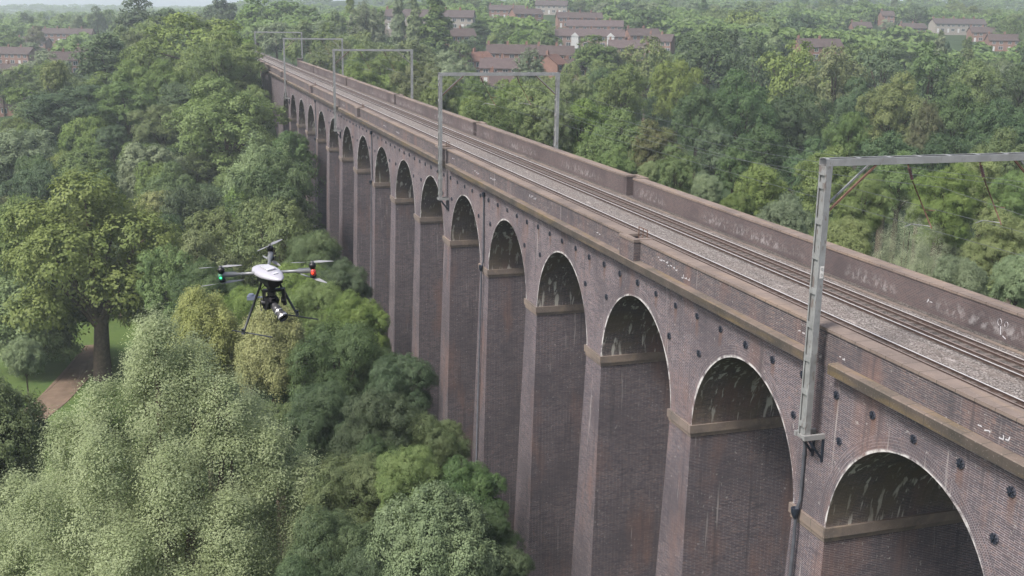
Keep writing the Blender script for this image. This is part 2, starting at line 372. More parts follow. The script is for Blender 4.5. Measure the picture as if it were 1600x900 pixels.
TREES = [
(37.2, 30.0, 27.4, 18.8, 'plume', 's', 0, 240, 'large pale sage willow with upright plumes, nearest tree at the bottom left'),
(56.3, 41.3, 20.5, 8.9, 'round', 'g', 0, -40, 'mid green tree cut by the left edge beside the pale sage willow'),
(89.2, 42.2, 12.6, 3.7, 'bush', 'p', 0, 35, 'small grey-green tree standing at the left edge of the mown lawn'),
(114.5, 36.9, 25.2, 21.7, 'oak', 'o', 0, 135, 'broad spreading oak with thick trunk standing on the mown lawn'),
(118.9, 45.0, 11.3, 13.9, 'bush', 'g', 0, 38, 'low spreading green tree left of the lawn, under the broad oak'),
(142.3, 48.0, 17.6, 12.9, 'oak', 'g', 0, 20, 'green tree at the left edge behind the broad oak'),
(180.6, 52.4, 11.4, 7.4, 'round', 'r', 0, 18, 'dark red-brown leaved tree at the left edge of the wood'),
(198.9, 52.9, 15.6, 14.9, 'round', 'p', 0, 25, ''),
(184.0, 40.7, 15.9, 11.5, 'round', 'g', 0, 132, ''),
(176.6, 30.7, 15.4, 11.2, 'round', 'p', 0, 228, ''),
(135.5, 25.6, 18.8, 8.6, 'round', 'd', 0, 292, 'small blue-green dark tree behind the flying drone, uphill'),
(143.1, 29.8, 17.1, 6.7, 'round', 'y', 0, 240, 'yellowish narrow tree just behind the broad oak'),
(238.5, 44.5, 12.2, 26.0, 'oak', 'd', 0, 120, ''),
(229.3, 34.3, 13.7, 12.7, 'round', 'g', 0, 196, ''),
(219.0, 22.4, 12.1, 13.0, 'round', 'd', 0, 292, ''),
(185.3, 16.8, 22.0, 21.4, 'oak', 'b', 0, 352, 'bright green domed tree just left of the far viaduct arches'),
(150.8, 14.4, 23.6, 13.4, 'plume', 'p', 0, 405, ''),
(155.5, 9.1, 23.3, 7.4, 'round', 'd', 0, 455, 'dark tree pressed against the far arches'),
(128.8, 14.2, 24.3, 13.4, 'oak', 'd', 0, 432, ''),
(107.4, 17.1, 22.1, 12.3, 'oak', 'o', 0, 425, ''),
(115.4, 23.1, 20.5, 8.3, 'round', 'o', 0, 335, ''),
(91.2, 14.4, 21.6, 7.1, 'oak', 'g', 0, 495, ''),
(75.9, 14.0, 21.4, 5.1, 'oak', 'd', 0, 540, ''),
(81.1, 17.3, 20.7, 7.6, 'oak', 'g', 0, 470, ''),
(105.1, 25.7, 19.4, 9.8, 'oak', 'b', 0, 305, ''),
(89.6, 24.9, 19.2, 7.8, 'oak', 'd', 0, 330, ''),
(99.6, 29.2, 19.1, 6.0, 'round', 'g', 0, 255, ''),
(66.7, 26.6, 20.5, 5.9, 'weep', 'y', 0, 318, 'yellow-green weeping willow directly below the drone'),
(61.0, 21.9, 21.0, 5.4, 'weep', 'y', 0, 425, 'yellow-green willow right of the drone landing gear'),
(57.5, 17.3, 21.5, 7.8, 'oak', 'd', 0, 535, ''),
(62.0, 19.8, 19.0, 5.3, 'oak', 'd', 0, 470, ''),
(48.1, 15.2, 21.5, 5.4, 'oak', 'd', 0, 622, ''),
(40.5, 18.0, 21.8, 5.5, 'oak', 'd', 0, 590, ''),
(47.3, 20.2, 20.2, 5.2, 'oak', 'd', 0, 505, ''),
(39.1, 15.0, 20.4, 4.4, 'oak', 'g', 0, 680, ''),
(31.8, 18.1, 21.5, 4.2, 'oak', 'g', 0, 640, ''),
(30.7, 15.2, 20.8, 3.9, 'oak', 'd', 0, 735, ''),
(24.6, 18.3, 22.7, 6.2, 'round', 'p', 0, 690, 'grey-green bushy tree at the foot of the tall near piers'),
(34.5, 20.6, 20.4, 5.7, 'oak', 'g', 0, 550, ''),
(28.5, 22.5, 20.0, 5.1, 'oak', 'd', 0, 520, ''),
(184.1, 23.2, 9.7, 13.5, 'oak', 'g', 0, 300, ''),
(157.1, 21.4, 12.8, 10.9, 'oak', 'd', 0, 330, ''),
(137.5, 35.0, 15.0, 10.3, 'oak', 'g', 0, 180, ''),
(141.2, 16.4, 18.2, 10.0, 'round', 'g', 0, 395, ''),
(170.3, 47.0, 15.5, 12.1, 'oak', 'd', 0, 60, ''),
(169.6, 38.5, 13.8, 9.2, 'round', 'd', 0, 150, ''),
(125.2, 28.9, 17.6, 7.2, 'round', 'd', 0, 255, ''),
(78.1, 22.4, 19.4, 6.2, 'oak', 'g', 0, 385, ''),
(65.2, 14.8, 21.2, 5.6, 'oak', 'g', 0, 560, ''),
(207.9, 27.9, 11.8, 13.6, 'oak', 'o', 0, 250, ''),
(74.3, 16.5, 20.4, 6.1, 'oak', 'b', 0, 500, ''),
(37.8, 18.2, 19.6, 4.3, 'oak', 'd', 0, 600, ''),
(23.9, 15.5, 19.4, 2.9, 'oak', 'd', 0, 790, ''),
(27.2, 15.3, 19.8, 3.0, 'oak', 'd', 0, 765, ''),
(49.7, 22.6, 18.3, 4.6, 'oak', 'g', 0, 440, ''),
(26.5, 24.0, 18.9, 4.3, 'oak', 'd', 0, 480, ''),
(25.6, 20.7, 19.6, 4.0, 'oak', 'd', 0, 600, ''),
(260.5, 19.1, 18.9, 24.8, 'oak', 'o', 0, 300, ''),
(228.6, 14.4, 17.7, 19.0, 'oak', 'b', 0, 372, ''),
(242.8, 11.2, 14.9, 12.1, 'round', 'g', 0, 388, ''),
(404.1, 32.0, 24.5, 22.4, 'round', 'd', 0, 215, ''),
(411.4, 21.8, 21.3, 15.2, 'round', 'd', 0, 262, ''),
(304.3, 28.9, 17.7, 12.8, 'oak', 'g', 0, 232, ''),
(319.1, 36.5, 19.8, 10.8, 'round', 'o', 0, 188, ''),
(638.0, 54.9, 19.4, 11.7, 'round', 'd', 0, 150, ''),
(658.3, 50.3, 20.4, 10.7, 'round', 'g', 0, 166, ''),
(280.0, 40.3, 15.5, 17.4, 'round', 'd', 0, 158, ''),
(256.1, 30.6, 16.9, 14.0, 'oak', 'o', 0, 222, ''),
(238.5, 33.1, 14.9, 12.4, 'oak', 'g', 0, 205, ''),
(344.0, 60.1, 15.0, 15.2, 'round', 'p', 0, 62, ''),
(334.3, 65.3, 12.8, 11.0, 'round', 'g', 0, 28, ''),
(328.4, 53.4, 13.2, 11.0, 'round', 'p', 0, 95, ''),
(537.0, 86.9, 11.9, 15.5, 'round', 'g', 0, 20, ''),
(511.7, 77.5, 10.1, 11.0, 'round', 'p', 0, 48, ''),
(704.6, 96.4, 16.7, 11.9, 'round', 'd', 0, 40, ''),
(690.8, 87.7, 16.4, 9.6, 'round', 'g', 0, 62, ''),
(709.4, 77.1, 17.0, 12.9, 'round', 'g', 0, 96, ''),
(640.2, 65.0, 15.2, 10.3, 'round', 'g', 0, 120, ''),
(302.1, 66.5, 14.7, 6.7, 'round', 'g', 0, 0, ''),
(278.2, 52.7, 9.3, 13.3, 'oak', 'g', 0, 78, ''),
(440.6, 54.8, 15.5, 7.2, 'round', 'g', 0, 120, ''),
(557.0, 79.1, 13.7, 10.2, 'round', 'r', 0, 55, ''),
(215.1, 17.4, 20.3, 11.5, 'oak', 'o', 0, 330, ''),
(231.9, 25.9, 13.8, 12.2, 'oak', 'g', 0, 260, ''),
(270.4, 41.8, 9.3, 9.2, 'round', 'g', 0, 150, ''),
(242.6, 52.6, 9.2, 13.8, 'oak', 'g', 0, 60, ''),
(268.8, 58.9, 8.1, 7.5, 'round', 'g', 0, 30, ''),
(202.3, 10.7, 14.2, 7.4, 'oak', 'g', 0, 395, ''),
(480.5, -1.0, 18.4, 16.2, 'round', 'd', 0, 345, ''),
(433.9, -11.4, 21.9, 19.8, 'round', 'g', 0, 400, ''),
(430.0, -23.6, 21.0, 22.2, 'round', 'g', 0, 452, ''),
(328.0, -14.8, 16.0, 12.3, 'round', 'g', 0, 470, ''),
(320.4, -20.4, 14.5, 9.9, 'round', 'g', 0, 505, ''),
(356.6, -10.2, 16.4, 12.4, 'round', 'p', 0, 430, ''),
(392.4, -35.4, 15.1, 9.2, 'round', 'g', 0, 524, ''),
(374.8, -43.3, 20.3, 16.4, 'plume', 'p', 0, 572, 'tall pale grey tree left of the slim poplars'),
(358.4, -51.1, 23.8, 5.1, 'column', 'p', 0, 622, 'leftmost of the slim columnar poplars in front of the cream house'),
(352.5, -55.4, 24.4, 5.5, 'column', 'p', 0, 648, 'middle one of the slim columnar poplars in front of the cream house'),
(348.5, -61.8, 26.6, 10.1, 'column', 'g', 0, 682, 'widest and rightmost of the columnar poplars by the cream house'),
(273.9, -12.6, 9.1, 9.2, 'oak', 'o', 0, 500, ''),
(290.0, -7.6, 6, 5.2, 'bush', 'b', 0, 458, ''),
(266.5, -34.4, 15.7, 16.4, 'oak', 'o', 0, 640, ''),
(275.3, -22.8, 12.9, 13.3, 'round', 'g', 0, 560, ''),
(222.1, -18.9, 14.8, 11.0, 'oak', 'o', 0, 600, ''),
(229.8, -35.9, 16.0, 13.0, 'oak', 'p', 0, 706, ''),
(209.5, -10.7, 17.2, 10.4, 'oak', 'o', 0, 556, ''),
(191.7, -19.2, 21.7, 11.6, 'oak', 'o', 0, 652, 'olive green tree framed by the third gantry from the front'),
(167.9, -17.9, 25.2, 6.5, 'bush', 'b', 0, 690, ''),
(184.0, -28.4, 21.3, 8.4, 'oak', 'g', 0, 742, ''),
(141.8, -26.0, 30.3, 10.8, 'oak', 'b', 0, 838, 'bright green tree behind the right leg of the second gantry'),
(135.4, -17.1, 29.2, 10.1, 'oak', 'g', 0, 768, ''),
(144.0, -16.9, 28.0, 4.8, 'bush', 'b', 0, 740, ''),
(307.0, -58.9, 11.3, 8.3, 'round', 'g', 0, 720, ''),
(395.9, -88.4, 8.2, 13.0, 'round', 'd', 0, 742, ''),
(377.5, -94.8, 10.2, 10.2, 'round', 'g', 0, 790, ''),
(362.6, -96.8, 12.4, 11.7, 'round', 'g', 0, 818, ''),
(358.3, -103.4, 12.7, 12.1, 'round', 'g', 0, 852, ''),
(353.6, -82.8, 15.0, 5.2, 'bush', 'b', 0, 770, ''),
(283.5, -92.6, 13.6, 15.7, 'round', 'g', 0, 932, 'domed green tree in front of the long red brick terrace'),
(261.6, -65.3, 13.4, 10.3, 'plume', 'p', 0, 828, ''),
(232.1, -85.2, 21.0, 14.2, 'oak', 'o', 0, 1012, ''),
(248.7, -110.4, 23.0, 19.7, 'oak', 'd', 0, 1110, ''),
(185.7, -47.8, 25.8, 11.1, 'oak', 'b', 0, 890, ''),
(189.1, -60.7, 27.0, 12.1, 'oak', 'o', 0, 975, ''),
(235.2, -116.1, 24.4, 14.5, 'oak', 'd', 0, 1180, ''),
(131.5, -29.5, 28.9, 9.2, 'oak', 'g', 0, 910, ''),
(118.3, -29.5, 28.8, 10.2, 'oak', 'g', 0, 965, ''),
(114.8, -33.0, 28.0, 8.0, 'oak', 'r', 0, 1020, ''),
(152.4, -58.7, 27.6, 10.3, 'oak', 'd', 0, 1092, ''),
(158.0, -70.1, 28.3, 12.9, 'oak', 'd', 0, 1162, ''),
(215.8, -115.3, 28.7, 16.6, 'oak', 'o', 0, 1240, ''),
(197.5, -115.2, 30.2, 16.9, 'oak', 'o', 0, 1310, ''),
(204.2, -131.8, 30.1, 14.0, 'oak', 'd', 0, 1382, ''),
(190.1, -134.9, 29.8, 16.8, 'oak', 'd', 0, 1462, ''),
(176.2, -135.6, 28.4, 14.0, 'oak', 'o', 0, 1532, ''),
(167.5, -138.6, 29.6, 12.9, 'oak', 'd', 0, 1598, ''),
(149.7, -95.6, 27.9, 12.4, 'oak', 'o', 0, 1400, ''),
(157.9, -81.6, 25.3, 13.8, 'oak', 'd', 0, 1250, ''),
(117.5, -65.0, 28.9, 6.5, 'oak', 'g', 0, 1330, ''),
(130.0, -87.7, 28.4, 6.3, 'plume', 'r', 0, 1452, 'tall tree with reddish dry tips in the dark wood'),
(140.7, -102.1, 26.9, 12.0, 'oak', 'd', 0, 1500, ''),
(129.6, -101.9, 26.3, 12.4, 'oak', 'd', 0, 1570, ''),
(193.4, -74.7, 25.3, 11.9, 'oak', 'o', 0, 1060, ''),
(159.1, -95.7, 25.3, 11.8, 'oak', 'd', 0, 1350, ''),
(133.7, -52.7, 26.1, 8.8, 'oak', 'd', 0, 1122, ''),
(127.0, -57.3, 26.8, 10.4, 'oak', 'd', 0, 1200, ''),
(111.0, -55.9, 25.6, 8.6, 'oak', 'd', 0, 1280, ''),
(108.4, -65.0, 26.9, 9.5, 'oak', 'd', 0, 1390, ''),
(106.0, -72.4, 26.3, 9.5, 'oak', 'd', 0, 1480, ''),
(95.5, -72.5, 27.9, 8.8, 'oak', 'g', 0, 1570, ''),
(79.1, -36.6, 29.6, 6.9, 'oak', 'b', 0, 1300, 'fresh green tree behind the top of the nearest gantry mast'),
(84.4, -31.9, 26.9, 6.1, 'oak', 'b', 0, 1192, ''),
(60.2, -20.2, 28.7, 5.3, 'round', 'p', 0, 1232, ''),
(67.9, -16.7, 29.0, 3.0, 'bush', 'p', 0, 1105, ''),
(69.7, -12.0, 30.2, 1.9, 'bush', 'b', 0, 1016, 'small yellow-green bush showing above the brown far parapet'),
(96.6, -27.9, 27.1, 5.9, 'oak', 'g', 0, 1060, ''),
(105.3, -40.2, 25.4, 5.6, 'oak', 'd', 0, 1150, ''),
(50.4, -24.9, 29.8, 9.2, 'plume', 'w', 0, 1428, 'pale grey-green willow seen through the nearest gantry'),
(49.6, -32.9, 28.5, 5.9, 'oak', 'b', 0, 1572, 'bright green tree at the right edge beyond the parapet'),
(75.8, -38.4, 27.6, 6.4, 'oak', 'b', 0, 1350, ''),
(70.1, -43.7, 29.3, 7.4, 'oak', 'g', 0, 1480, ''),
(75.7, -53.3, 29.4, 7.3, 'oak', 'b', 0, 1545, ''),
(64.5, -47.8, 29.6, 5.4, 'oak', 'g', 0, 1600, ''),
(53.1, -21.2, 27.4, 4.4, 'bush', 'b', 0, 1325, ''),
(41.7, -22.5, 26.8, 3.9, 'bush', 'p', 0, 1500, ''),
(37.3, -23.5, 27.6, 3.3, 'bush', 'p', 0, 1595, ''),
(58.9, -23.0, 27.0, 4.2, 'oak', 'g', 0, 1290, ''),
(86.1, -50.5, 27.5, 6.5, 'oak', 'g', 0, 1410, ''),
(130.7, -25.3, 29.3, 6.4, 'oak', 'b', 0, 870, ''),
(164.2, -29.4, 25.4, 7.6, 'oak', 'g', 0, 800, ''),
(65.0, -18.1, 27.9, 3.3, 'bush', 'g', 0, 1150, ''),
(98.8, -20.9, 27.2, 5.1, 'oak', 'g', 0, 960, ''),
(159.5, -40.7, 11.8, 10.9, 'oak', 'b', 1, 909, ''),
(87.6, -45.8, 12.7, 8.9, 'round', 'g', 1, 1324, ''),
(195.7, -64.0, 11.7, 8.5, 'oak', 'b', 1, 974, ''),
(129.2, -34.3, 10.4, 7.7, 'bush', 'o', 1, 960, ''),
(46.9, 35.3, 11.4, 9.7, 'oak', 'g', 1, 120, ''),
(123.0, -103.0, 9.0, 10.5, 'round', 'g', 1, 1603, ''),
(137.9, -122.2, 9.4, 8.5, 'oak', 'g', 1, 1647, ''),
(244.8, -139.7, 10.5, 7.3, 'round', 'g', 1, 1268, ''),
(98.6, -82.6, 10.8, 10.3, 'round', 'g', 1, 1618, ''),
(63.3, 32.2, 9.1, 8.7, 'oak', 'd', 1, 211, ''),
(252.4, -24.8, 10.3, 7.1, 'oak', 'g', 1, 600, ''),
(169.7, -111.0, 11.3, 7.4, 'oak', 'g', 1, 1394, ''),
(143.3, 22.5, 13.4, 9.5, 'round', 'b', 1, 326, ''),
(83.4, -65.0, 12.6, 10.7, 'bush', 'g', 1, 1576, ''),
(236.0, 11.6, 12.6, 10.4, 'bush', 'b', 1, 365, ''),
(163.0, -111.3, 10.7, 9.5, 'round', 'g', 1, 1428, ''),
(66.5, 10.0, 9.3, 7.9, 'bush', 'd', 1, 649, ''),
(149.7, -131.7, 9.8, 7.2, 'bush', 'd', 1, 1637, ''),
(193.2, -88.1, 9.8, 9.4, 'round', 'g', 1, 1144, ''),
(224.7, 53.1, 10.9, 7.1, 'round', 'g', 1, 46, ''),
(207.8, -99.8, 14.5, 10.3, 'bush', 'g', 1, 1169, ''),
(182.9, -140.9, 11.5, 10.6, 'round', 'o', 1, 1517, ''),
(181.0, -64.8, 12.5, 8.5, 'oak', 'g', 1, 1025, ''),
(230.9, -21.1, 12.5, 10.0, 'bush', 'o', 1, 604, ''),
(197.0, -35.9, 13.2, 7.8, 'bush', 'b', 1, 771, ''),
(82.6, -16.9, 13.5, 9.1, 'bush', 'o', 1, 991, ''),
(180.6, -111.1, 10.2, 10.1, 'round', 'o', 1, 1343, ''),
(89.8, -65.9, 9.8, 7.7, 'bush', 'g', 1, 1524, ''),
(183.8, -156.8, 10.0, 8.0, 'bush', 'o', 1, 1603, ''),
(188.4, 49.6, 14.2, 6.9, 'round', 'd', 1, 50, ''),
(154.1, -53.2, 13.8, 9.7, 'round', 'g', 1, 1033, ''),
(236.4, -23.6, 14.4, 10.3, 'round', 'o', 1, 613, ''),
(242.5, -125.8, 11.7, 7.4, 'oak', 'g', 1, 1205, ''),
(142.0, -35.6, 13.8, 10.7, 'bush', 'o', 1, 924, ''),
(109.8, -95.6, 14.2, 7.2, 'oak', 'g', 1, 1648, ''),
(261.0, -15.6, 11.6, 7.2, 'oak', 'o', 1, 531, ''),
(231.3, -48.1, 13.9, 6.9, 'round', 'o', 1, 782, ''),
(263.9, 32.1, 13.7, 8.3, 'round', 'o', 1, 213, ''),
(180.2, -152.2, 14.7, 9.0, 'round', 'g', 1, 1599, ''),
(145.8, 35.8, 10.6, 9.2, 'bush', 'g', 1, 176, ''),
(175.4, 41.6, 11.3, 6.8, 'oak', 'g', 1, 123, ''),
(183.6, -14.2, 12.4, 10.3, 'bush', 'g', 1, 627, ''),
(228.1, -187.3, 11.8, 8.0, 'round', 'd', 1, 1564, ''),
(140.5, -85.6, 11.9, 10.8, 'bush', 'g', 1, 1358, ''),
(95.2, -23.5, 9.8, 10.9, 'round', 'g', 1, 1002, ''),
(134.5, -41.9, 13.4, 7.3, 'round', 'b', 1, 1012, ''),
(184.8, -90.4, 14.3, 9.9, 'round', 'o', 1, 1193, ''),
(178.9, -115.8, 12.2, 9.5, 'oak', 'b', 1, 1383, ''),
(201.3, -49.3, 12.7, 10.5, 'round', 'g', 1, 858, ''),
(247.8, -97.0, 10.1, 8.3, 'oak', 'd', 1, 1036, ''),
(281.9, 26.2, 10.2, 10.2, 'round', 'g', 1, 252, ''),
(133.5, -108.7, 13.2, 9.2, 'round', 'o', 1, 1582, ''),
(124.5, -75.1, 13.2, 8.4, 'oak', 'd', 1, 1364, ''),
(212.6, 37.2, 10.2, 7.6, 'round', 'd', 1, 173, ''),
(298.8, 54.7, 14.7, 7.1, 'bush', 'g', 1, 74, ''),
(152.2, -46.2, 13.2, 6.9, 'round', 'g', 1, 981, ''),
(59.2, -30.2, 14.5, 10.7, 'bush', 'b', 1, 1379, ''),
(195.0, -40.9, 13.8, 11.1, 'bush', 'd', 1, 812, ''),
(236.6, -129.8, 13.9, 10.2, 'bush', 'g', 1, 1245, ''),
(221.8, -166.2, 13.6, 9.9, 'round', 'o', 1, 1486, ''),
(62.2, -37.9, 14.4, 11.2, 'round', 'g', 1, 1460, ''),
(170.3, 29.7, 12.1, 7.1, 'bush', 'g', 1, 241, ''),
(181.7, -94.2, 11.4, 7.9, 'round', 'g', 1, 1229, ''),
(173.3, -71.5, 11.3, 11.0, 'round', 'o', 1, 1102, ''),
(187.5, 32.1, 12.7, 9.0, 'round', 'o', 1, 215, ''),
(272.7, -39.6, 12.6, 9.1, 'bush', 'b', 1, 662, ''),
(116.7, -39.6, 10.7, 9.3, 'oak', 'd', 1, 1071, ''),
(42.9, -11.8, 12.8, 9.4, 'bush', 'o', 1, 1247, ''),
(292.0, 11.2, 9.3, 9.9, 'bush', 'o', 1, 343, ''),
(67.6, -38.9, 9.9, 8.4, 'bush', 'o', 1, 1409, ''),
(222.8, -13.4, 13.9, 10.1, 'round', 'd', 1, 560, ''),
(223.2, -84.5, 10.6, 8.4, 'oak', 'b', 1, 1029, ''),
(239.9, 27.8, 10.4, 8.0, 'round', 'b', 1, 246, ''),
(67.3, 22.2, 12.7, 8.7, 'round', 'g', 1, 413, ''),
(210.9, 52.3, 13.1, 7.2, 'oak', 'g', 1, 42, ''),
(69.7, -34.0, 13.6, 9.5, 'round', 'o', 1, 1327, ''),
(170.6, 16.0, 11.2, 10.4, 'oak', 'b', 1, 375, ''),
(98.9, -31.7, 10.8, 7.2, 'oak', 'd', 1, 1080, ''),
(163.6, 40.4, 12.4, 9.9, 'oak', 'd', 1, 129, ''),
(164.9, 27.4, 13.8, 9.3, 'oak', 'g', 1, 264, ''),
(178.9, -50.1, 12.9, 11.1, 'bush', 'g', 1, 923, ''),
(138.9, 40.6, 9.2, 8.2, 'oak', 'g', 1, 117, ''),
(146.0, -111.5, 11.8, 8.3, 'bush', 'd', 1, 1524, ''),
(51.1, 17.1, 9.7, 6.8, 'bush', 'g', 1, 569, ''),
(166.9, -32.6, 14.4, 8.7, 'bush', 'g', 1, 819, ''),
(219.1, -184.4, 14.7, 9.6, 'oak', 'o', 1, 1591, ''),
(187.9, -107.1, 14.2, 7.2, 'bush', 'g', 1, 1289, ''),
(212.9, -124.3, 9.3, 10.3, 'round', 'g', 1, 1292, ''),
(215.7, -170.0, 10.5, 8.8, 'bush', 'b', 1, 1530, ''),
(259.0, -34.9, 9.9, 10.2, 'oak', 'g', 1, 653, ''),
(218.1, -143.5, 10.6, 7.2, 'oak', 'b', 1, 1380, ''),
(167.9, -116.3, 13.7, 8.1, 'bush', 'g', 1, 1440, ''),
(181.5, -41.4, 14.0, 7.5, 'bush', 'd', 1, 850, ''),
(150.7, 45.8, 11.8, 8.1, 'oak', 'g', 1, 61, ''),
(190.5, -28.6, 14.9, 6.8, 'oak', 'g', 1, 729, ''),
(190.2, -164.0, 12.3, 10.1, 'round', 'd', 1, 1615, ''),
(122.3, -11.6, 11.7, 9.6, 'bush', 'g', 1, 749, ''),
(247.9, 49.4, 14.9, 6.9, 'bush', 'o', 1, 83, ''),
(145.7, 12.0, 13.3, 7.3, 'bush', 'b', 1, 440, ''),
(78.7, -27.7, 12.1, 11.1, 'oak', 'g', 1, 1164, ''),
(220.4, 62.6, 13.7, 9.7, 'round', 'g', 1, -41, ''),
(173.8, -15.6, 9.6, 8.3, 'bush', 'd', 1, 657, ''),
(222.1, 42.7, 10.7, 10.4, 'bush', 'g', 1, 130, ''),
(239.3, -16.0, 12.6, 7.5, 'round', 'o', 1, 558, ''),
(207.9, -114.2, 15.0, 8.9, 'oak', 'o', 1, 1255, ''),
(274.6, 12.5, 10.5, 10.5, 'bush', 'g', 1, 342, ''),
(192.4, 44.3, 12.3, 10.8, 'oak', 'o', 1, 104, ''),
(229.3, -172.2, 13.4, 11.2, 'oak', 'd', 1, 1486, ''),
(220.5, -66.6, 9.6, 10.8, 'round', 'g', 1, 925, ''),
(246.3, -79.7, 10.8, 8.8, 'oak', 'd', 1, 942, ''),
(55.0, 30.2, 11.7, 8.7, 'oak', 'o', 1, 255, ''),
(231.7, -109.7, 10.9, 7.1, 'bush', 'o', 1, 1150, ''),
(198.1, 18.6, 14.9, 11.0, 'oak', 'g', 1, 331, ''),
(134.2, -95.0, 14.7, 8.3, 'bush', 'o', 1, 1472, ''),
(245.3, -19.7, 14.3, 9.7, 'oak', 'b', 1, 574, ''),
(118.0, 13.9, 13.0, 10.9, 'bush', 'g', 1, 456, ''),
(135.2, 19.6, 9.5, 10.3, 'bush', 'g', 1, 369, ''),
(123.5, 16.4, 10.1, 9.2, 'round', 'g', 1, 419, ''),
(222.9, -57.6, 13.6, 9.4, 'round', 'b', 1, 862, ''),
(202.4, -101.9, 12.3, 7.9, 'oak', 'b', 1, 1200, ''),
(202.6, 58.5, 13.3, 9.4, 'oak', 'o', 1, -23, ''),
(279.3, 30.3, 9.1, 7.5, 'bush', 'o', 1, 226, ''),
(211.2, -78.4, 11.6, 7.0, 'oak', 'd', 1, 1026, ''),
(163.9, -62.4, 11.3, 9.0, 'round', 'g', 1, 1069, ''),
(195.8, -96.7, 12.7, 11.1, 'bush', 'd', 1, 1192, ''),
(290.6, 31.1, 14.6, 10.6, 'round', 'o', 1, 219, ''),
(210.1, -131.9, 11.4, 8.9, 'oak', 'o', 1, 1347, ''),
(226.5, 21.5, 9.3, 7.3, 'oak', 'd', 1, 297, ''),
(243.0, -167.8, 14.1, 8.8, 'bush', 'd', 1, 1414, ''),
(99.8, -67.1, 10.8, 9.7, 'oak', 'g', 1, 1457, ''),
(190.5, 28.6, 9.8, 9.1, 'round', 'd', 1, 249, ''),
(154.8, -22.7, 12.1, 9.9, 'oak', 'd', 1, 765, ''),
(133.1, -11.7, 14.3, 8.5, 'bush', 'b', 1, 717, ''),
(226.3, -24.6, 14.2, 8.5, 'round', 'g', 1, 634, ''),
(194.5, -32.3, 10.5, 8.2, 'round', 'g', 1, 749, ''),
(118.6, -85.0, 10.6, 9.3, 'oak', 'g', 1, 1485, ''),
(212.7, -16.5, 14.4, 8.3, 'round', 'b', 1, 597, ''),
(239.7, 21.4, 9.3, 7.1, 'oak', 'o', 1, 294, ''),
(228.9, 56.0, 11.8, 7.1, 'bush', 'o', 1, 25, ''),
(280.2, -30.0, 13.1, 10.3, 'bush', 'd', 1, 597, ''),
(174.3, -27.4, 12.6, 6.9, 'bush', 'g', 1, 756, ''),
(190.9, -118.7, 11.5, 8.1, 'bush', 'b', 1, 1347, ''),
(207.7, -156.6, 14.1, 8.2, 'oak', 'o', 1, 1496, ''),
(109.8, -32.9, 13.1, 8.4, 'round', 'd', 1, 1036, ''),
(273.5, 23.5, 9.8, 9.3, 'bush', 'g', 1, 271, ''),
(248.6, 45.2, 10.7, 7.0, 'oak', 'b', 1, 118, ''),
(311.0, 48.3, 9.2, 8.3, 'oak', 'o', 1, 121, ''),
(159.4, -120.1, 11.6, 10.7, 'round', 'd', 1, 1506, ''),
(215.0, -93.8, 11.0, 6.8, 'round', 'g', 1, 1109, ''),
(283.1, -38.1, 11.1, 6.9, 'oak', 'o', 1, 640, ''),
(738.6, -536.9, 21.1, 4.8, 'column', 'g', 2, 1423, ''),
(541.9, -257.9, 8.7, 11.4, 'round', 'o', 2, 1097, ''),
(341.3, -269.3, 11.3, 13.5, 'round', 'g', 2, 1514, ''),
(835.3, -227.3, 19.5, 4.8, 'column', 'g', 2, 770, ''),
(409.6, -215.3, 11.3, 13.6, 'oak', 'd', 2, 1180, ''),
(854.9, -94.8, 8.4, 9.8, 'bush', 'g', 2, 497, ''),
(693.8, -233.0, 12.1, 15.1, 'round', 'g', 2, 879, ''),
(466.8, -91.2, 8.2, 9.1, 'oak', 'o', 2, 682, ''),
(704.9, -416.5, 7.4, 9.2, 'round', 'g', 2, 1245, ''),
(631.7, -63.1, 13.7, 13.3, 'oak', 'p', 2, 496, ''),
(721.3, -474.0, 8.3, 9.6, 'oak', 'g', 2, 1332, ''),
(299.9, -158.3, 13.8, 15.7, 'oak', 'd', 2, 1204, ''),
(571.1, -84.9, 10.6, 13.9, 'round', 'd', 2, 588, ''),
(477.7, -11.1, 11.8, 14.6, 'oak', 'd', 2, 386, ''),
(245.0, -205.7, 16.1, 15.8, 'round', 'p', 2, 1586, ''),
(815.9, 44.7, 7.8, 10.0, 'oak', 'g', 2, 193, ''),
(711.8, -429.2, 14.2, 13.9, 'round', 'g', 2, 1262, ''),
(674.3, -41.4, 13.8, 14.4, 'round', 'g', 2, 424, ''),
(678.9, -169.1, 8.0, 10.2, 'oak', 'g', 2, 743, ''),
(498.1, 95.9, 7.8, 9.6, 'bush', 'g', 2, -31, ''),
(788.3, 3.8, 8.0, 9.6, 'oak', 'd', 2, 291, ''),
(462.5, 41.8, 7.9, 10.1, 'round', 'g', 2, 181, ''),
(663.5, -97.2, 11.1, 12.0, 'bush', 'g', 2, 574, ''),
(750.1, 125.5, 10.9, 14.5, 'oak', 'g', 2, -27, ''),
(513.2, -24.8, 10.1, 9.9, 'round', 'p', 2, 424, ''),
(273.0, -201.7, 19.5, 4.8, 'column', 'p', 2, 1471, ''),
(330.6, 27.4, 12.1, 13.6, 'bush', 'g', 2, 243, ''),
(727.0, -660.0, 12.5, 12.6, 'bush', 'g', 2, 1638, ''),
(545.1, -201.7, 13.5, 13.5, 'round', 'p', 2, 944, ''),
(556.8, -484.2, 13.5, 13.3, 'oak', 'g', 2, 1599, ''),
(489.1, -64.4, 16.7, 16.5, 'round', 'o', 2, 572, ''),
(500.1, -437.0, 12.4, 16.0, 'round', 'g', 2, 1606, ''),
(592.7, -140.2, 13.0, 16.7, 'round', 'o', 2, 731, ''),
(580.9, -105.0, 14.6, 14.5, 'round', 'g', 2, 641, ''),
(348.7, -213.6, 9.7, 10.0, 'oak', 'o', 2, 1301, ''),
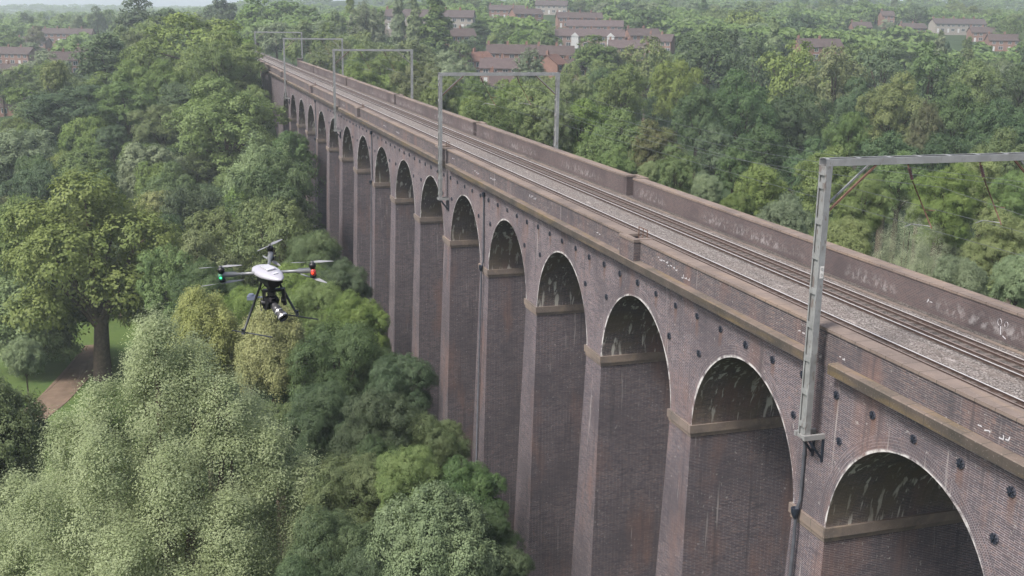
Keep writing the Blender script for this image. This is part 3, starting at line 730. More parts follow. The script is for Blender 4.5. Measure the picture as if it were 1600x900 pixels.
(642.1, -117.7, 13.8, 13.4, 'round', 'g', 2, 638, ''),
(511.1, -35.0, 10.0, 10.9, 'bush', 'g', 2, 460, ''),
(395.9, -256.2, 14.5, 15.1, 'round', 'd', 2, 1339, ''),
(835.4, -261.1, 13.3, 13.7, 'oak', 'g', 2, 834, ''),
(514.5, -294.2, 7.4, 9.5, 'oak', 'd', 2, 1231, ''),
(667.3, -102.1, 9.0, 9.8, 'round', 'g', 2, 585, ''),
(802.2, -92.4, 11.8, 11.9, 'oak', 'g', 2, 508, ''),
(875.8, -247.1, 9.7, 12.6, 'round', 'p', 2, 784, ''),
(662.3, -274.4, 20.4, 4.8, 'column', 'd', 2, 1000, ''),
(430.2, -175.2, 17.2, 17.2, 'round', 'd', 2, 1014, ''),
(741.1, 44.8, 15.1, 15.8, 'round', 'p', 2, 188, ''),
(621.5, -425.0, 15.1, 17.6, 'round', 'p', 2, 1372, ''),
(826.8, -294.7, 14.1, 17.3, 'oak', 'g', 2, 903, ''),
(856.2, 59.5, 15.0, 16.9, 'round', 'd', 2, 160, ''),
(344.8, -169.1, 11.8, 13.4, 'oak', 'd', 2, 1144, ''),
(291.4, -154.7, 20.9, 4.8, 'column', 'p', 2, 1212, ''),
(480.7, -284.3, 9.9, 10.3, 'oak', 'p', 2, 1260, ''),
(519.7, -220.2, 10.6, 12.2, 'round', 'g', 2, 1025, ''),
(799.2, -36.4, 17.1, 4.8, 'column', 'd', 2, 383, ''),
(824.3, -201.2, 11.0, 13.4, 'round', 'g', 2, 725, ''),
(609.3, 36.7, 15.3, 17.9, 'round', 'g', 2, 205, ''),
(551.3, -121.3, 15.2, 17.7, 'oak', 'g', 2, 709, ''),
(783.8, -423.2, 11.7, 11.6, 'bush', 'g', 2, 1172, ''),
(630.5, -27.5, 7.3, 9.7, 'oak', 'g', 2, 397, ''),
(818.6, 30.1, 15.1, 15.8, 'round', 'g', 2, 227, ''),
(440.5, -83.0, 15.1, 16.0, 'round', 'd', 2, 676, ''),
(699.0, -89.0, 10.3, 10.9, 'oak', 'g', 2, 538, ''),
(902.1, 97.8, 12.9, 13.9, 'bush', 'g', 2, 79, ''),
(907.5, 77.8, 11.1, 14.1, 'oak', 'g', 2, 124, ''),
(277.4, -119.7, 7.3, 9.6, 'round', 'p', 2, 1079, ''),
(730.4, -643.9, 15.8, 17.3, 'oak', 'g', 2, 1608, ''),
(286.7, -134.4, 14.9, 14.5, 'bush', 'g', 2, 1129, ''),
(867.3, -42.9, 9.1, 11.0, 'round', 'g', 2, 385, ''),
(674.3, -554.9, 8.2, 9.2, 'round', 'o', 2, 1539, ''),
(598.0, -243.1, 13.5, 17.4, 'round', 'g', 2, 993, ''),
(361.4, -319.5, 10.1, 12.7, 'round', 'o', 2, 1625, ''),
(707.7, -422.9, 20.8, 4.8, 'column', 'd', 2, 1256, ''),
(784.7, -151.5, 10.3, 12.0, 'round', 'g', 2, 643, ''),
(558.1, -453.9, 10.3, 12.7, 'round', 'd', 2, 1532, ''),
(329.8, -257.0, 10.2, 10.7, 'round', 'o', 2, 1504, ''),
(581.8, -209.5, 7.8, 9.2, 'round', 'g', 2, 925, ''),
(765.8, 1.6, 7.7, 9.3, 'round', 'o', 2, 298, ''),
(429.4, 8.2, 13.3, 12.7, 'oak', 'g', 2, 321, ''),
(690.4, -624.1, 9.9, 12.5, 'bush', 'g', 2, 1634, ''),
(927.6, 117.7, 9.6, 9.3, 'oak', 'g', 2, 40, ''),
(732.3, -19.0, 16.9, 16.6, 'bush', 'g', 2, 353, ''),
(601.9, -484.3, 10.4, 10.3, 'round', 'p', 2, 1520, ''),
(798.1, -41.6, 9.3, 9.8, 'round', 'g', 2, 395, ''),
(741.9, -610.9, 12.2, 15.1, 'oak', 'g', 2, 1539, ''),
(384.2, -234.9, 15.8, 17.8, 'round', 'd', 2, 1296, ''),
(757.5, -269.6, 12.5, 15.2, 'bush', 'g', 2, 906, ''),
(470.2, -417.2, 9.3, 11.6, 'bush', 'o', 2, 1622, ''),
(665.7, 33.0, 14.6, 17.5, 'round', 'g', 2, 218, ''),
(632.8, -295.3, 11.3, 12.6, 'bush', 'g', 2, 1077, ''),
(348.9, -264.7, 16.4, 4.8, 'column', 'd', 2, 1480, ''),
(361.3, -22.7, 13.5, 15.0, 'round', 'p', 2, 488, ''),
(691.5, -445.5, 18.3, 17.8, 'bush', 'p', 2, 1319, ''),
(617.6, -401.1, 13.0, 16.2, 'oak', 'g', 2, 1327, ''),
(256.2, -156.6, 16.7, 17.6, 'oak', 'o', 2, 1317, ''),
(680.6, -122.7, 17.6, 17.5, 'bush', 'g', 2, 629, ''),
(762.5, -561.7, 9.5, 11.8, 'bush', 'g', 2, 1431, ''),
(830.5, -355.0, 9.8, 10.1, 'round', 'd', 2, 1009, ''),
(656.6, -406.8, 15.5, 16.9, 'oak', 'd', 2, 1287, ''),
(357.1, -179.4, 9.5, 9.4, 'oak', 'g', 2, 1157, ''),
(451.4, 19.8, 14.2, 14.8, 'round', 'g', 2, 270, ''),
(602.6, -39.7, 14.9, 17.4, 'oak', 'g', 2, 440, ''),
(477.6, -231.3, 14.5, 15.9, 'bush', 'o', 2, 1116, ''),
(302.6, -265.5, 11.7, 14.5, 'oak', 'o', 2, 1620, ''),
(732.2, -75.7, 16.4, 4.8, 'column', 'g', 2, 493, ''),
(383.5, -186.1, 10.2, 12.9, 'oak', 'p', 2, 1129, ''),
(669.8, -279.4, 9.0, 10.9, 'bush', 'o', 2, 1003, ''),
(685.2, -555.4, 12.5, 14.7, 'round', 'p', 2, 1525, ''),
(569.8, -104.8, 16.6, 4.8, 'column', 'g', 2, 648, ''),
(538.4, -73.3, 11.5, 12.9, 'oak', 'g', 2, 572, ''),
(524.2, -38.7, 14.1, 16.0, 'oak', 'o', 2, 466, ''),
(326.5, 10.3, 10.3, 11.1, 'round', 'p', 2, 337, ''),
(567.6, 4.3, 10.9, 11.7, 'round', 'p', 2, 312, ''),
(421.5, -215.4, 8.0, 9.2, 'oak', 'o', 2, 1158, ''),
(717.9, -87.9, 11.0, 12.3, 'oak', 'o', 2, 527, ''),
(544.6, 32.6, 9.0, 9.2, 'round', 'p', 2, 219, ''),
(637.4, 106.8, 13.5, 15.8, 'oak', 'p', 2, -12, ''),
(737.9, -207.7, 13.7, 13.4, 'oak', 'g', 2, 791, ''),
(623.1, -149.2, 17.7, 4.8, 'column', 'd', 2, 733, ''),
(808.3, 90.9, 11.2, 11.7, 'bush', 'g', 2, 79, ''),
(456.3, -141.1, 7.9, 9.2, 'bush', 'g', 2, 863, ''),
(563.1, -382.8, 11.8, 14.5, 'round', 'g', 2, 1370, ''),
(729.1, 114.5, 8.1, 10.7, 'round', 'g', 2, -3, ''),
(696.2, -52.0, 11.2, 12.0, 'oak', 'g', 2, 445, ''),
(654.6, -510.0, 16.0, 16.6, 'round', 'o', 2, 1489, ''),
(415.0, -111.6, 11.2, 12.2, 'round', 'g', 2, 809, ''),
(557.7, -446.1, 16.3, 16.1, 'round', 'o', 2, 1518, ''),
(728.7, 24.4, 11.7, 12.2, 'round', 'g', 2, 242, ''),
(855.2, -18.7, 10.1, 12.3, 'bush', 'p', 2, 335, ''),
(646.9, -385.0, 15.6, 15.1, 'round', 'g', 2, 1255, ''),
(558.0, -326.2, 16.6, 4.8, 'column', 'g', 2, 1246, ''),
(783.8, -326.4, 10.7, 14.0, 'round', 'g', 2, 995, ''),
(263.2, -151.0, 8.3, 11.0, 'round', 'g', 2, 1266, ''),
(873.6, -79.2, 7.8, 9.1, 'oak', 'g', 2, 459, ''),
(391.3, 29.9, 9.4, 9.9, 'round', 'o', 2, 229, ''),
(753.5, -172.8, 12.7, 15.5, 'oak', 'g', 2, 705, ''),
(439.0, -66.6, 11.3, 14.8, 'oak', 'g', 2, 616, ''),
(537.3, -90.3, 14.2, 14.0, 'bush', 'g', 2, 625, ''),
(632.0, -363.1, 13.6, 13.0, 'oak', 'o', 2, 1227, ''),
(591.0, -219.2, 9.4, 10.6, 'round', 'g', 2, 941, ''),
(791.4, -364.4, 17.1, 16.3, 'bush', 'g', 2, 1060, ''),
(802.0, -13.8, 8.9, 10.5, 'bush', 'g', 2, 331, ''),
(704.4, -307.3, 15.9, 15.7, 'bush', 'g', 2, 1029, ''),
(947.4, 126.1, 12.2, 14.1, 'bush', 'p', 2, 25, ''),
(659.3, -128.5, 11.3, 14.9, 'round', 'g', 2, 656, ''),
(748.5, 92.4, 8.8, 10.7, 'oak', 'p', 2, 63, ''),
(575.3, -509.0, 14.1, 15.0, 'oak', 'g', 2, 1616, ''),
(336.8, -34.1, 13.3, 14.5, 'oak', 'o', 2, 562, ''),
(617.9, -248.2, 8.2, 10.8, 'bush', 'o', 2, 984, ''),
(638.9, -145.6, 10.2, 13.4, 'round', 'g', 2, 712, ''),
(341.7, -43.3, 9.7, 11.0, 'oak', 'g', 2, 603, ''),
(533.2, -421.9, 7.3, 9.3, 'oak', 'd', 2, 1507, ''),
(350.5, 17.6, 11.8, 14.8, 'round', 'd', 2, 293, ''),
(511.8, -74.8, 12.2, 15.7, 'round', 'g', 2, 593, ''),
(624.3, -105.7, 14.3, 13.9, 'round', 'p', 2, 616, ''),
(389.0, -216.4, 15.4, 16.1, 'bush', 'd', 2, 1225, ''),
(822.2, -106.2, 10.3, 11.3, 'round', 'p', 2, 531, ''),
(448.2, 0.5, 11.1, 13.3, 'round', 'd', 2, 348, ''),
(438.0, -36.1, 11.7, 14.5, 'oak', 'g', 2, 499, ''),
(421.9, -51.8, 12.3, 15.2, 'oak', 'o', 2, 571, ''),
(571.8, -314.4, 9.6, 10.0, 'bush', 'g', 2, 1197, ''),
(360.2, -77.1, 12.6, 13.3, 'oak', 'd', 2, 737, ''),
(364.5, -189.3, 14.6, 16.0, 'round', 'p', 2, 1179, ''),
(759.3, -256.4, 10.2, 10.8, 'oak', 'g', 2, 877, ''),
(563.4, -494.2, 11.4, 11.6, 'bush', 'g', 2, 1607, ''),
(784.1, -61.1, 11.8, 13.1, 'oak', 'p', 2, 443, ''),
(556.0, -94.6, 18.4, 4.8, 'column', 'g', 2, 626, ''),
(729.2, -620.1, 12.0, 13.0, 'round', 'g', 2, 1571, ''),
(547.4, -37.1, 12.5, 12.3, 'round', 'g', 2, 452, ''),
(801.6, -217.9, 8.1, 10.2, 'bush', 'o', 2, 771, ''),
(267.8, -127.9, 19.9, 4.8, 'column', 'd', 2, 1147, ''),
(578.5, -47.3, 12.5, 12.8, 'round', 'g', 2, 472, ''),
(808.5, -340.5, 11.5, 11.9, 'round', 'g', 2, 1001, ''),
(468.5, -232.7, 13.8, 15.5, 'round', 'g', 2, 1134, ''),
(588.9, -239.2, 14.9, 15.9, 'oak', 'p', 2, 994, ''),
(750.3, -593.7, 12.6, 16.0, 'oak', 'g', 2, 1500, ''),
(688.5, -25.2, 9.2, 11.8, 'round', 'g', 2, 378, ''),
(580.7, -251.1, 16.0, 15.3, 'round', 'g', 2, 1033, ''),
(520.7, -313.8, 10.4, 13.4, 'round', 'd', 2, 1272, ''),
(757.3, -486.6, 17.3, 17.4, 'oak', 'g', 2, 1313, ''),
(273.0, -161.9, 10.9, 14.4, 'oak', 'd', 2, 1289, ''),
(728.1, -532.4, 11.2, 14.2, 'bush', 'o', 2, 1426, ''),
(646.9, -185.8, 9.9, 10.6, 'oak', 'o', 2, 807, ''),
(451.9, -25.7, 8.6, 9.7, 'round', 'g', 2, 452, ''),
(726.0, 33.1, 12.0, 13.8, 'round', 'p', 2, 219, ''),
(555.0, -367.5, 14.0, 15.9, 'round', 'g', 2, 1348, ''),
(775.2, -476.1, 7.9, 10.0, 'round', 'g', 2, 1273, ''),
(608.3, -245.3, 19.3, 4.8, 'column', 'g', 2, 988, ''),
(882.3, -8.3, 11.5, 12.1, 'bush', 'p', 2, 310, ''),
(377.8, -29.6, 13.1, 14.9, 'round', 'p', 2, 509, ''),
(223.8, -193.5, 14.3, 16.5, 'round', 'p', 2, 1614, ''),
(359.1, 29.2, 11.3, 11.1, 'round', 'g', 2, 233, ''),
(915.0, 86.9, 11.6, 11.6, 'round', 'd', 2, 105, ''),
(720.1, -79.0, 11.2, 14.1, 'round', 'o', 2, 505, ''),
(530.3, 89.4, 8.5, 9.7, 'round', 'g', 2, 9, ''),
(794.7, -133.1, 8.3, 10.6, 'round', 'g', 2, 599, ''),
(667.6, -372.8, 10.4, 11.7, 'oak', 'g', 2, 1203, ''),
(791.2, -40.9, 16.7, 16.3, 'round', 'o', 2, 395, ''),
(448.1, -286.7, 7.8, 9.3, 'oak', 'd', 2, 1325, ''),
(810.5, -320.2, 12.6, 16.4, 'round', 'o', 2, 962, ''),
(489.7, 1.0, 7.3, 9.6, 'oak', 'g', 2, 337, ''),
(831.9, 80.4, 11.0, 14.6, 'oak', 'g', 2, 109, ''),
(417.0, -233.8, 13.4, 13.5, 'bush', 'p', 2, 1226, ''),
(741.5, -572.3, 15.0, 16.5, 'round', 'o', 2, 1477, ''),
(925.9, 28.7, 11.2, 14.1, 'oak', 'p', 2, 230, ''),
(378.7, -278.0, 7.4, 9.1, 'bush', 'p', 2, 1446, ''),
(776.8, -49.4, 9.4, 9.7, 'bush', 'o', 2, 418, ''),
(822.7, -263.9, 8.3, 9.3, 'oak', 'o', 2, 847, ''),
(689.7, -567.5, 8.9, 10.1, 'oak', 'o', 2, 1539, ''),
(335.5, -25.0, 11.3, 12.7, 'oak', 'g', 2, 518, ''),
(722.2, -591.6, 17.1, 17.2, 'round', 'g', 2, 1535, ''),
(500.2, -217.7, 12.4, 14.5, 'oak', 'g', 2, 1044, ''),
(351.5, 43.7, 9.8, 9.7, 'round', 'g', 2, 157, ''),
(797.0, -428.7, 12.9, 13.3, 'round', 'o', 2, 1169, ''),
(575.1, -292.7, 12.4, 15.7, 'oak', 'g', 2, 1141, ''),
(326.1, -176.0, 7.6, 10.0, 'bush', 'p', 2, 1212, ''),
(739.2, -266.5, 9.4, 9.7, 'bush', 'g', 2, 914, ''),
(487.4, -230.4, 21.9, 4.8, 'column', 'd', 2, 1100, ''),
(626.1, -401.1, 10.7, 13.2, 'oak', 'o', 2, 1315, ''),
(767.8, -513.2, 11.3, 14.3, 'round', 'p', 2, 1345, ''),
(385.6, -342.7, 15.2, 16.6, 'round', 'o', 2, 1631, ''),
(279.9, -113.5, 10.7, 11.9, 'oak', 'g', 2, 1044, ''),
(612.6, -552.8, 13.4, 13.2, 'oak', 'o', 2, 1635, ''),
(462.9, -52.7, 21.3, 4.8, 'column', 'o', 2, 547, ''),
(855.7, -70.4, 12.2, 13.4, 'oak', 'g', 2, 445, ''),
(309.5, -26.0, 11.5, 11.6, 'bush', 'g', 2, 545, ''),
(726.0, -410.8, 7.5, 9.5, 'bush', 'o', 2, 1210, ''),
(801.7, 33.6, 13.2, 14.1, 'round', 'd', 2, 218, ''),
(849.5, -257.2, 11.9, 11.4, 'oak', 'p', 2, 818, ''),
(705.1, -32.1, 9.2, 11.0, 'round', 'p', 2, 392, ''),
(841.0, -301.9, 10.6, 10.9, 'bush', 'g', 2, 906, ''),
(299.7, -100.4, 7.5, 9.7, 'bush', 'p', 2, 937, ''),
(671.8, -253.9, 13.0, 16.4, 'bush', 'd', 2, 945, ''),
(740.7, 59.9, 14.9, 15.5, 'oak', 'o', 2, 148, ''),
(417.3, -244.7, 9.9, 12.3, 'round', 'g', 2, 1259, ''),
(603.1, -536.1, 11.0, 14.3, 'round', 'p', 2, 1619, ''),
(241.6, -159.9, 9.6, 10.4, 'oak', 'g', 2, 1378, ''),
(473.0, 18.8, 11.4, 12.9, 'oak', 'o', 2, 272, ''),
(423.6, -113.4, 10.5, 13.5, 'round', 'g', 2, 805, ''),
(672.0, -474.4, 21.3, 4.8, 'column', 'g', 2, 1399, ''),
(696.3, -507.4, 9.7, 9.4, 'round', 'p', 2, 1424, ''),
(400.2, -45.3, 9.2, 11.7, 'round', 'g', 2, 561, ''),
(533.3, -279.6, 16.8, 17.5, 'round', 'g', 2, 1166, ''),
(574.2, -32.7, 10.9, 14.0, 'bush', 'g', 2, 429, ''),
(971.4, 151.7, 8.7, 11.6, 'oak', 'o', 2, -24, ''),
(338.0, -81.3, 9.4, 9.3, 'bush', 'p', 2, 784, ''),
(672.6, 86.4, 10.2, 13.2, 'oak', 'g', 2, 63, ''),
(624.3, -442.2, 11.6, 13.1, 'round', 'g', 2, 1402, ''),
(609.7, -112.4, 9.1, 10.3, 'round', 'o', 2, 643, ''),
(309.6, -50.3, 10.2, 10.2, 'round', 'd', 2, 673, ''),
(644.3, 31.7, 11.5, 11.5, 'round', 'o', 2, 222, ''),
(616.8, -227.8, 9.5, 10.8, 'bush', 'o', 2, 936, ''),
(243.8, -148.6, 10.5, 11.2, 'bush', 'p', 2, 1315, ''),
(580.5, -284.7, 13.1, 15.8, 'bush', 'o', 2, 1115, ''),
(386.1, -334.6, 20.4, 4.8, 'column', 'g', 2, 1608, ''),
(569.2, -266.3, 7.8, 9.6, 'bush', 'd', 2, 1083, ''),
(382.5, -196.4, 17.4, 17.4, 'bush', 'o', 2, 1169, ''),
(561.8, -262.4, 14.9, 14.8, 'bush', 'p', 2, 1084, ''),
(257.1, -126.5, 13.0, 12.9, 'round', 'o', 2, 1166, ''),
(736.9, -271.8, 10.4, 10.5, 'round', 'g', 2, 926, ''),
(560.0, -280.7, 10.3, 10.0, 'round', 'o', 2, 1131, ''),
(757.2, -451.0, 16.4, 17.6, 'bush', 'g', 2, 1250, ''),
(575.2, -380.5, 13.1, 14.6, 'round', 'o', 2, 1345, ''),
(402.7, -187.2, 12.8, 15.8, 'oak', 'd', 2, 1099, ''),
(461.8, -414.8, 12.6, 14.6, 'round', 'g', 2, 1637, ''),
(535.9, -390.6, 14.3, 14.5, 'oak', 'd', 2, 1433, ''),
(708.5, -451.4, 8.4, 9.4, 'bush', 'g', 2, 1306, ''),
(432.0, -286.8, 8.9, 11.7, 'round', 'p', 2, 1357, ''),
(759.7, -507.0, 19.9, 4.8, 'column', 'd', 2, 1346, ''),
(779.2, -497.2, 9.9, 12.0, 'bush', 'd', 2, 1305, ''),
(481.7, -196.6, 15.2, 17.2, 'round', 'p', 2, 1007, ''),
(628.4, -540.9, 8.8, 9.9, 'round', 'p', 2, 1585, ''),
(518.1, -204.0, 15.5, 17.3, 'round', 'd', 2, 982, ''),
(370.1, -236.3, 8.1, 9.8, 'round', 'd', 2, 1329, ''),
(801.7, -471.5, 10.9, 13.6, 'round', 'g', 2, 1238, ''),
(751.5, -305.2, 7.1, 9.4, 'oak', 'o', 2, 981, ''),
(495.5, -203.5, 15.8, 15.1, 'round', 'p', 2, 1010, ''),
(756.6, -297.1, 10.3, 11.0, 'oak', 'g', 2, 961, ''),
(256.3, -198.5, 18.9, 4.8, 'column', 'o', 2, 1513, ''),
(699.1, -410.1, 14.5, 14.2, 'round', 'o', 2, 1241, ''),
(288.2, -164.4, 9.5, 11.3, 'round', 'p', 2, 1259, ''),
(683.6, -318.9, 13.4, 13.6, 'round', 'o', 2, 1074, ''),
(521.2, -345.3, 10.6, 12.9, 'oak', 'g', 2, 1349, ''),
(748.5, -384.1, 10.5, 11.8, 'oak', 'g', 2, 1137, ''),
(627.9, -494.5, 16.2, 15.5, 'oak', 'o', 2, 1501, ''),
(605.4, -305.5, 14.4, 16.5, 'round', 'd', 2, 1133, ''),
(846.3, -332.6, 15.0, 15.1, 'bush', 'g', 2, 958, ''),
(781.4, -413.6, 13.4, 14.8, 'round', 'g', 2, 1158, ''),
(694.6, -589.1, 12.9, 15.8, 'oak', 'g', 2, 1569, ''),
(584.7, -382.9, 11.5, 13.3, 'round', 'g', 2, 1336, ''),
(704.8, -450.2, 19.3, 4.8, 'column', 'd', 2, 1311, ''),
(321.6, -142.8, 7.6, 10.1, 'round', 'p', 2, 1085, ''),
(764.4, -575.0, 12.4, 15.4, 'oak', 'g', 2, 1451, ''),
(445.0, -183.7, 9.8, 12.6, 'oak', 'g', 2, 1018, ''),
(427.6, -377.4, 16.3, 16.9, 'oak', 'd', 2, 1622, ''),
(688.8, -471.5, 9.8, 10.3, 'round', 'g', 2, 1369, ''),
(421.3, -366.5, 10.8, 13.0, 'oak', 'g', 2, 1606, ''),
(432.0, -196.3, 13.1, 13.8, 'round', 'p', 2, 1080, ''),
(631.8, -382.0, 14.5, 15.2, 'round', 'p', 2, 1268, ''),
(333.9, -158.2, 8.9, 10.6, 'round', 'p', 2, 1123, ''),
(524.3, -279.0, 9.2, 9.2, 'oak', 'g', 2, 1177, ''),
(588.5, -365.5, 16.2, 16.9, 'oak', 'g', 2, 1292, ''),
(793.5, -505.7, 14.5, 15.6, 'oak', 'p', 2, 1304, ''),
(441.2, -396.7, 10.4, 13.8, 'round', 'd', 2, 1637, ''),
(504.9, -244.2, 14.5, 16.0, 'oak', 'd', 2, 1112, ''),
(258.2, -84.5, 9.7, 9.3, 'oak', 'g', 2, 942, ''),
(266.5, -218.2, 12.4, 13.0, 'oak', 'g', 2, 1560, ''),
(749.0, -574.5, 10.8, 12.0, 'round', 'd', 2, 1470, ''),
(774.8, -290.7, 16.0, 16.3, 'oak', 'd', 2, 934, ''),
(633.9, -346.6, 15.6, 17.5, 'round', 'o', 2, 1190, ''),
(788.0, -301.6, 10.6, 10.9, 'bush', 'd', 2, 944, ''),
(599.5, -276.0, 9.7, 9.7, 'oak', 'g', 2, 1070, ''),
(440.5, -257.6, 17.0, 16.5, 'round', 'd', 2, 1256, ''),
(613.1, -465.1, 8.8, 11.4, 'round', 'g', 2, 1464, ''),
(572.6, -220.5, 14.8, 15.7, 'oak', 'g', 2, 964, ''),
(483.3, -274.9, 14.5, 14.7, 'round', 'g', 2, 1231, ''),
(449.2, -383.6, 15.5, 15.0, 'round', 'g', 2, 1587, ''),
(669.6, -519.0, 18.9, 4.8, 'column', 'g', 2, 1485, ''),
(589.0, -310.9, 10.5, 12.9, 'bush', 'o', 2, 1166, ''),
(486.1, -435.6, 11.8, 13.4, 'round', 'g', 2, 1632, ''),
(527.9, -338.9, 10.2, 11.4, 'bush', 'g', 2, 1322, ''),
(583.4, -276.7, 12.7, 15.7, 'round', 'd', 2, 1092, ''),
(673.9, -421.9, 18.0, 17.2, 'oak', 'g', 2, 1295, ''),
(409.8, -347.2, 14.8, 16.3, 'oak', 'g', 2, 1581, ''),
(293.1, -101.6, 9.6, 9.8, 'bush', 'o', 2, 956, ''),
(433.8, -208.4, 7.8, 10.1, 'round', 'o', 2, 1115, ''),
(707.0, -470.0, 12.4, 14.3, 'oak', 'o', 2, 1343, ''),
(250.8, -181.4, 7.9, 10.1, 'oak', 'o', 2, 1448, ''),
(567.8, -256.3, 10.2, 10.3, 'round', 'g', 2, 1060, ''),
(743.7, -505.4, 9.6, 10.8, 'round', 'g', 2, 1360, ''),
(775.0, -372.3, 13.5, 14.7, 'round', 'g', 2, 1089, ''),
(554.5, -347.8, 8.6, 10.2, 'bush', 'g', 2, 1301, ''),
(653.4, -465.0, 12.7, 14.1, 'oak', 'g', 2, 1405, ''),
(674.5, -595.3, 10.7, 10.3, 'round', 'd', 2, 1610, ''),
(444.4, -230.5, 9.1, 11.8, 'round', 'g', 2, 1166, ''),
(473.1, -278.1, 11.4, 11.1, 'round', 'd', 2, 1256, ''),
(485.9, -255.3, 11.3, 13.7, 'round', 'g', 2, 1171, ''),
(402.5, -247.7, 13.0, 13.0, 'round', 'o', 2, 1298, ''),
(358.1, -250.3, 14.3, 17.3, 'bush', 'g', 2, 1407, ''),
(844.7, -315.5, 11.5, 12.4, 'round', 'g', 2, 928, ''),
(622.9, -408.6, 16.3, 4.8, 'column', 'g', 2, 1336, ''),
(546.1, -409.7, 9.8, 11.6, 'round', 'o', 2, 1457, ''),
(276.9, -179.2, 16.2, 15.7, 'bush', 'g', 2, 1359, ''),
(271.1, -137.3, 17.6, 4.8, 'column', 'g', 2, 1183, ''),
(525.2, -364.3, 7.7, 9.5, 'round', 'p', 2, 1387, ''),
(590.8, -205.9, 9.6, 9.6, 'round', 'g', 2, 907, ''),
(304.5, -208.2, 9.0, 11.1, 'round', 'g', 2, 1398, ''),
(630.1, -332.7, 9.2, 9.1, 'round', 'g', 2, 1163, ''),
(652.7, -349.4, 8.8, 10.9, 'oak', 'p', 2, 1172, ''),
(428.9, -184.7, 10.8, 14.2, 'round', 'p', 2, 1046, ''),
(309.6, -241.9, 16.0, 4.8, 'column', 'o', 2, 1514, ''),
(350.9, -170.0, 10.6, 10.6, 'round', 'g', 2, 1134, ''),
(250.5, -214.3, 19.3, 4.8, 'column', 'd', 2, 1606, ''),
(605.2, -220.2, 11.3, 10.9, 'bush', 'p', 2, 929, ''),
(553.0, -498.4, 12.8, 15.1, 'bush', 'd', 2, 1635, ''),
(330.6, -164.6, 9.1, 11.9, 'oak', 'p', 2, 1156, ''),
(743.1, -591.6, 10.2, 13.3, 'oak', 'g', 2, 1505, ''),
(743.7, -416.5, 16.5, 17.7, 'round', 'o', 2, 1203, ''),
(257.8, -212.8, 11.2, 13.9, 'round', 'g', 2, 1567, ''),
(548.8, -296.8, 11.8, 11.8, 'round', 'g', 2, 1187, ''),
(644.9, -470.9, 10.6, 12.0, 'round', 'd', 2, 1429, ''),
(463.1, -223.9, 13.2, 13.5, 'round', 'g', 2, 1116, ''),
(615.3, -457.5, 8.6, 9.8, 'oak', 'g', 2, 1445, ''),
(446.0, -203.4, 8.9, 9.7, 'oak', 'g', 2, 1079, ''),
(585.1, -331.3, 8.0, 10.4, 'bush', 'd', 2, 1218, ''),
(337.4, -149.8, 10.5, 11.4, 'bush', 'g', 2, 1081, ''),
(724.4, -284.4, 13.9, 15.4, 'round', 'g', 2, 963, ''),
(640.8, -334.6, 13.3, 15.6, 'round', 'g', 2, 1155, ''),
(395.3, -247.4, 12.9, 14.5, 'round', 'g', 2, 1312, ''),
(541.0, -448.7, 14.8, 15.9, 'bush', 'g', 2, 1554, ''),
(603.5, -233.4, 11.6, 12.5, 'oak', 'g', 2, 964, ''),
]
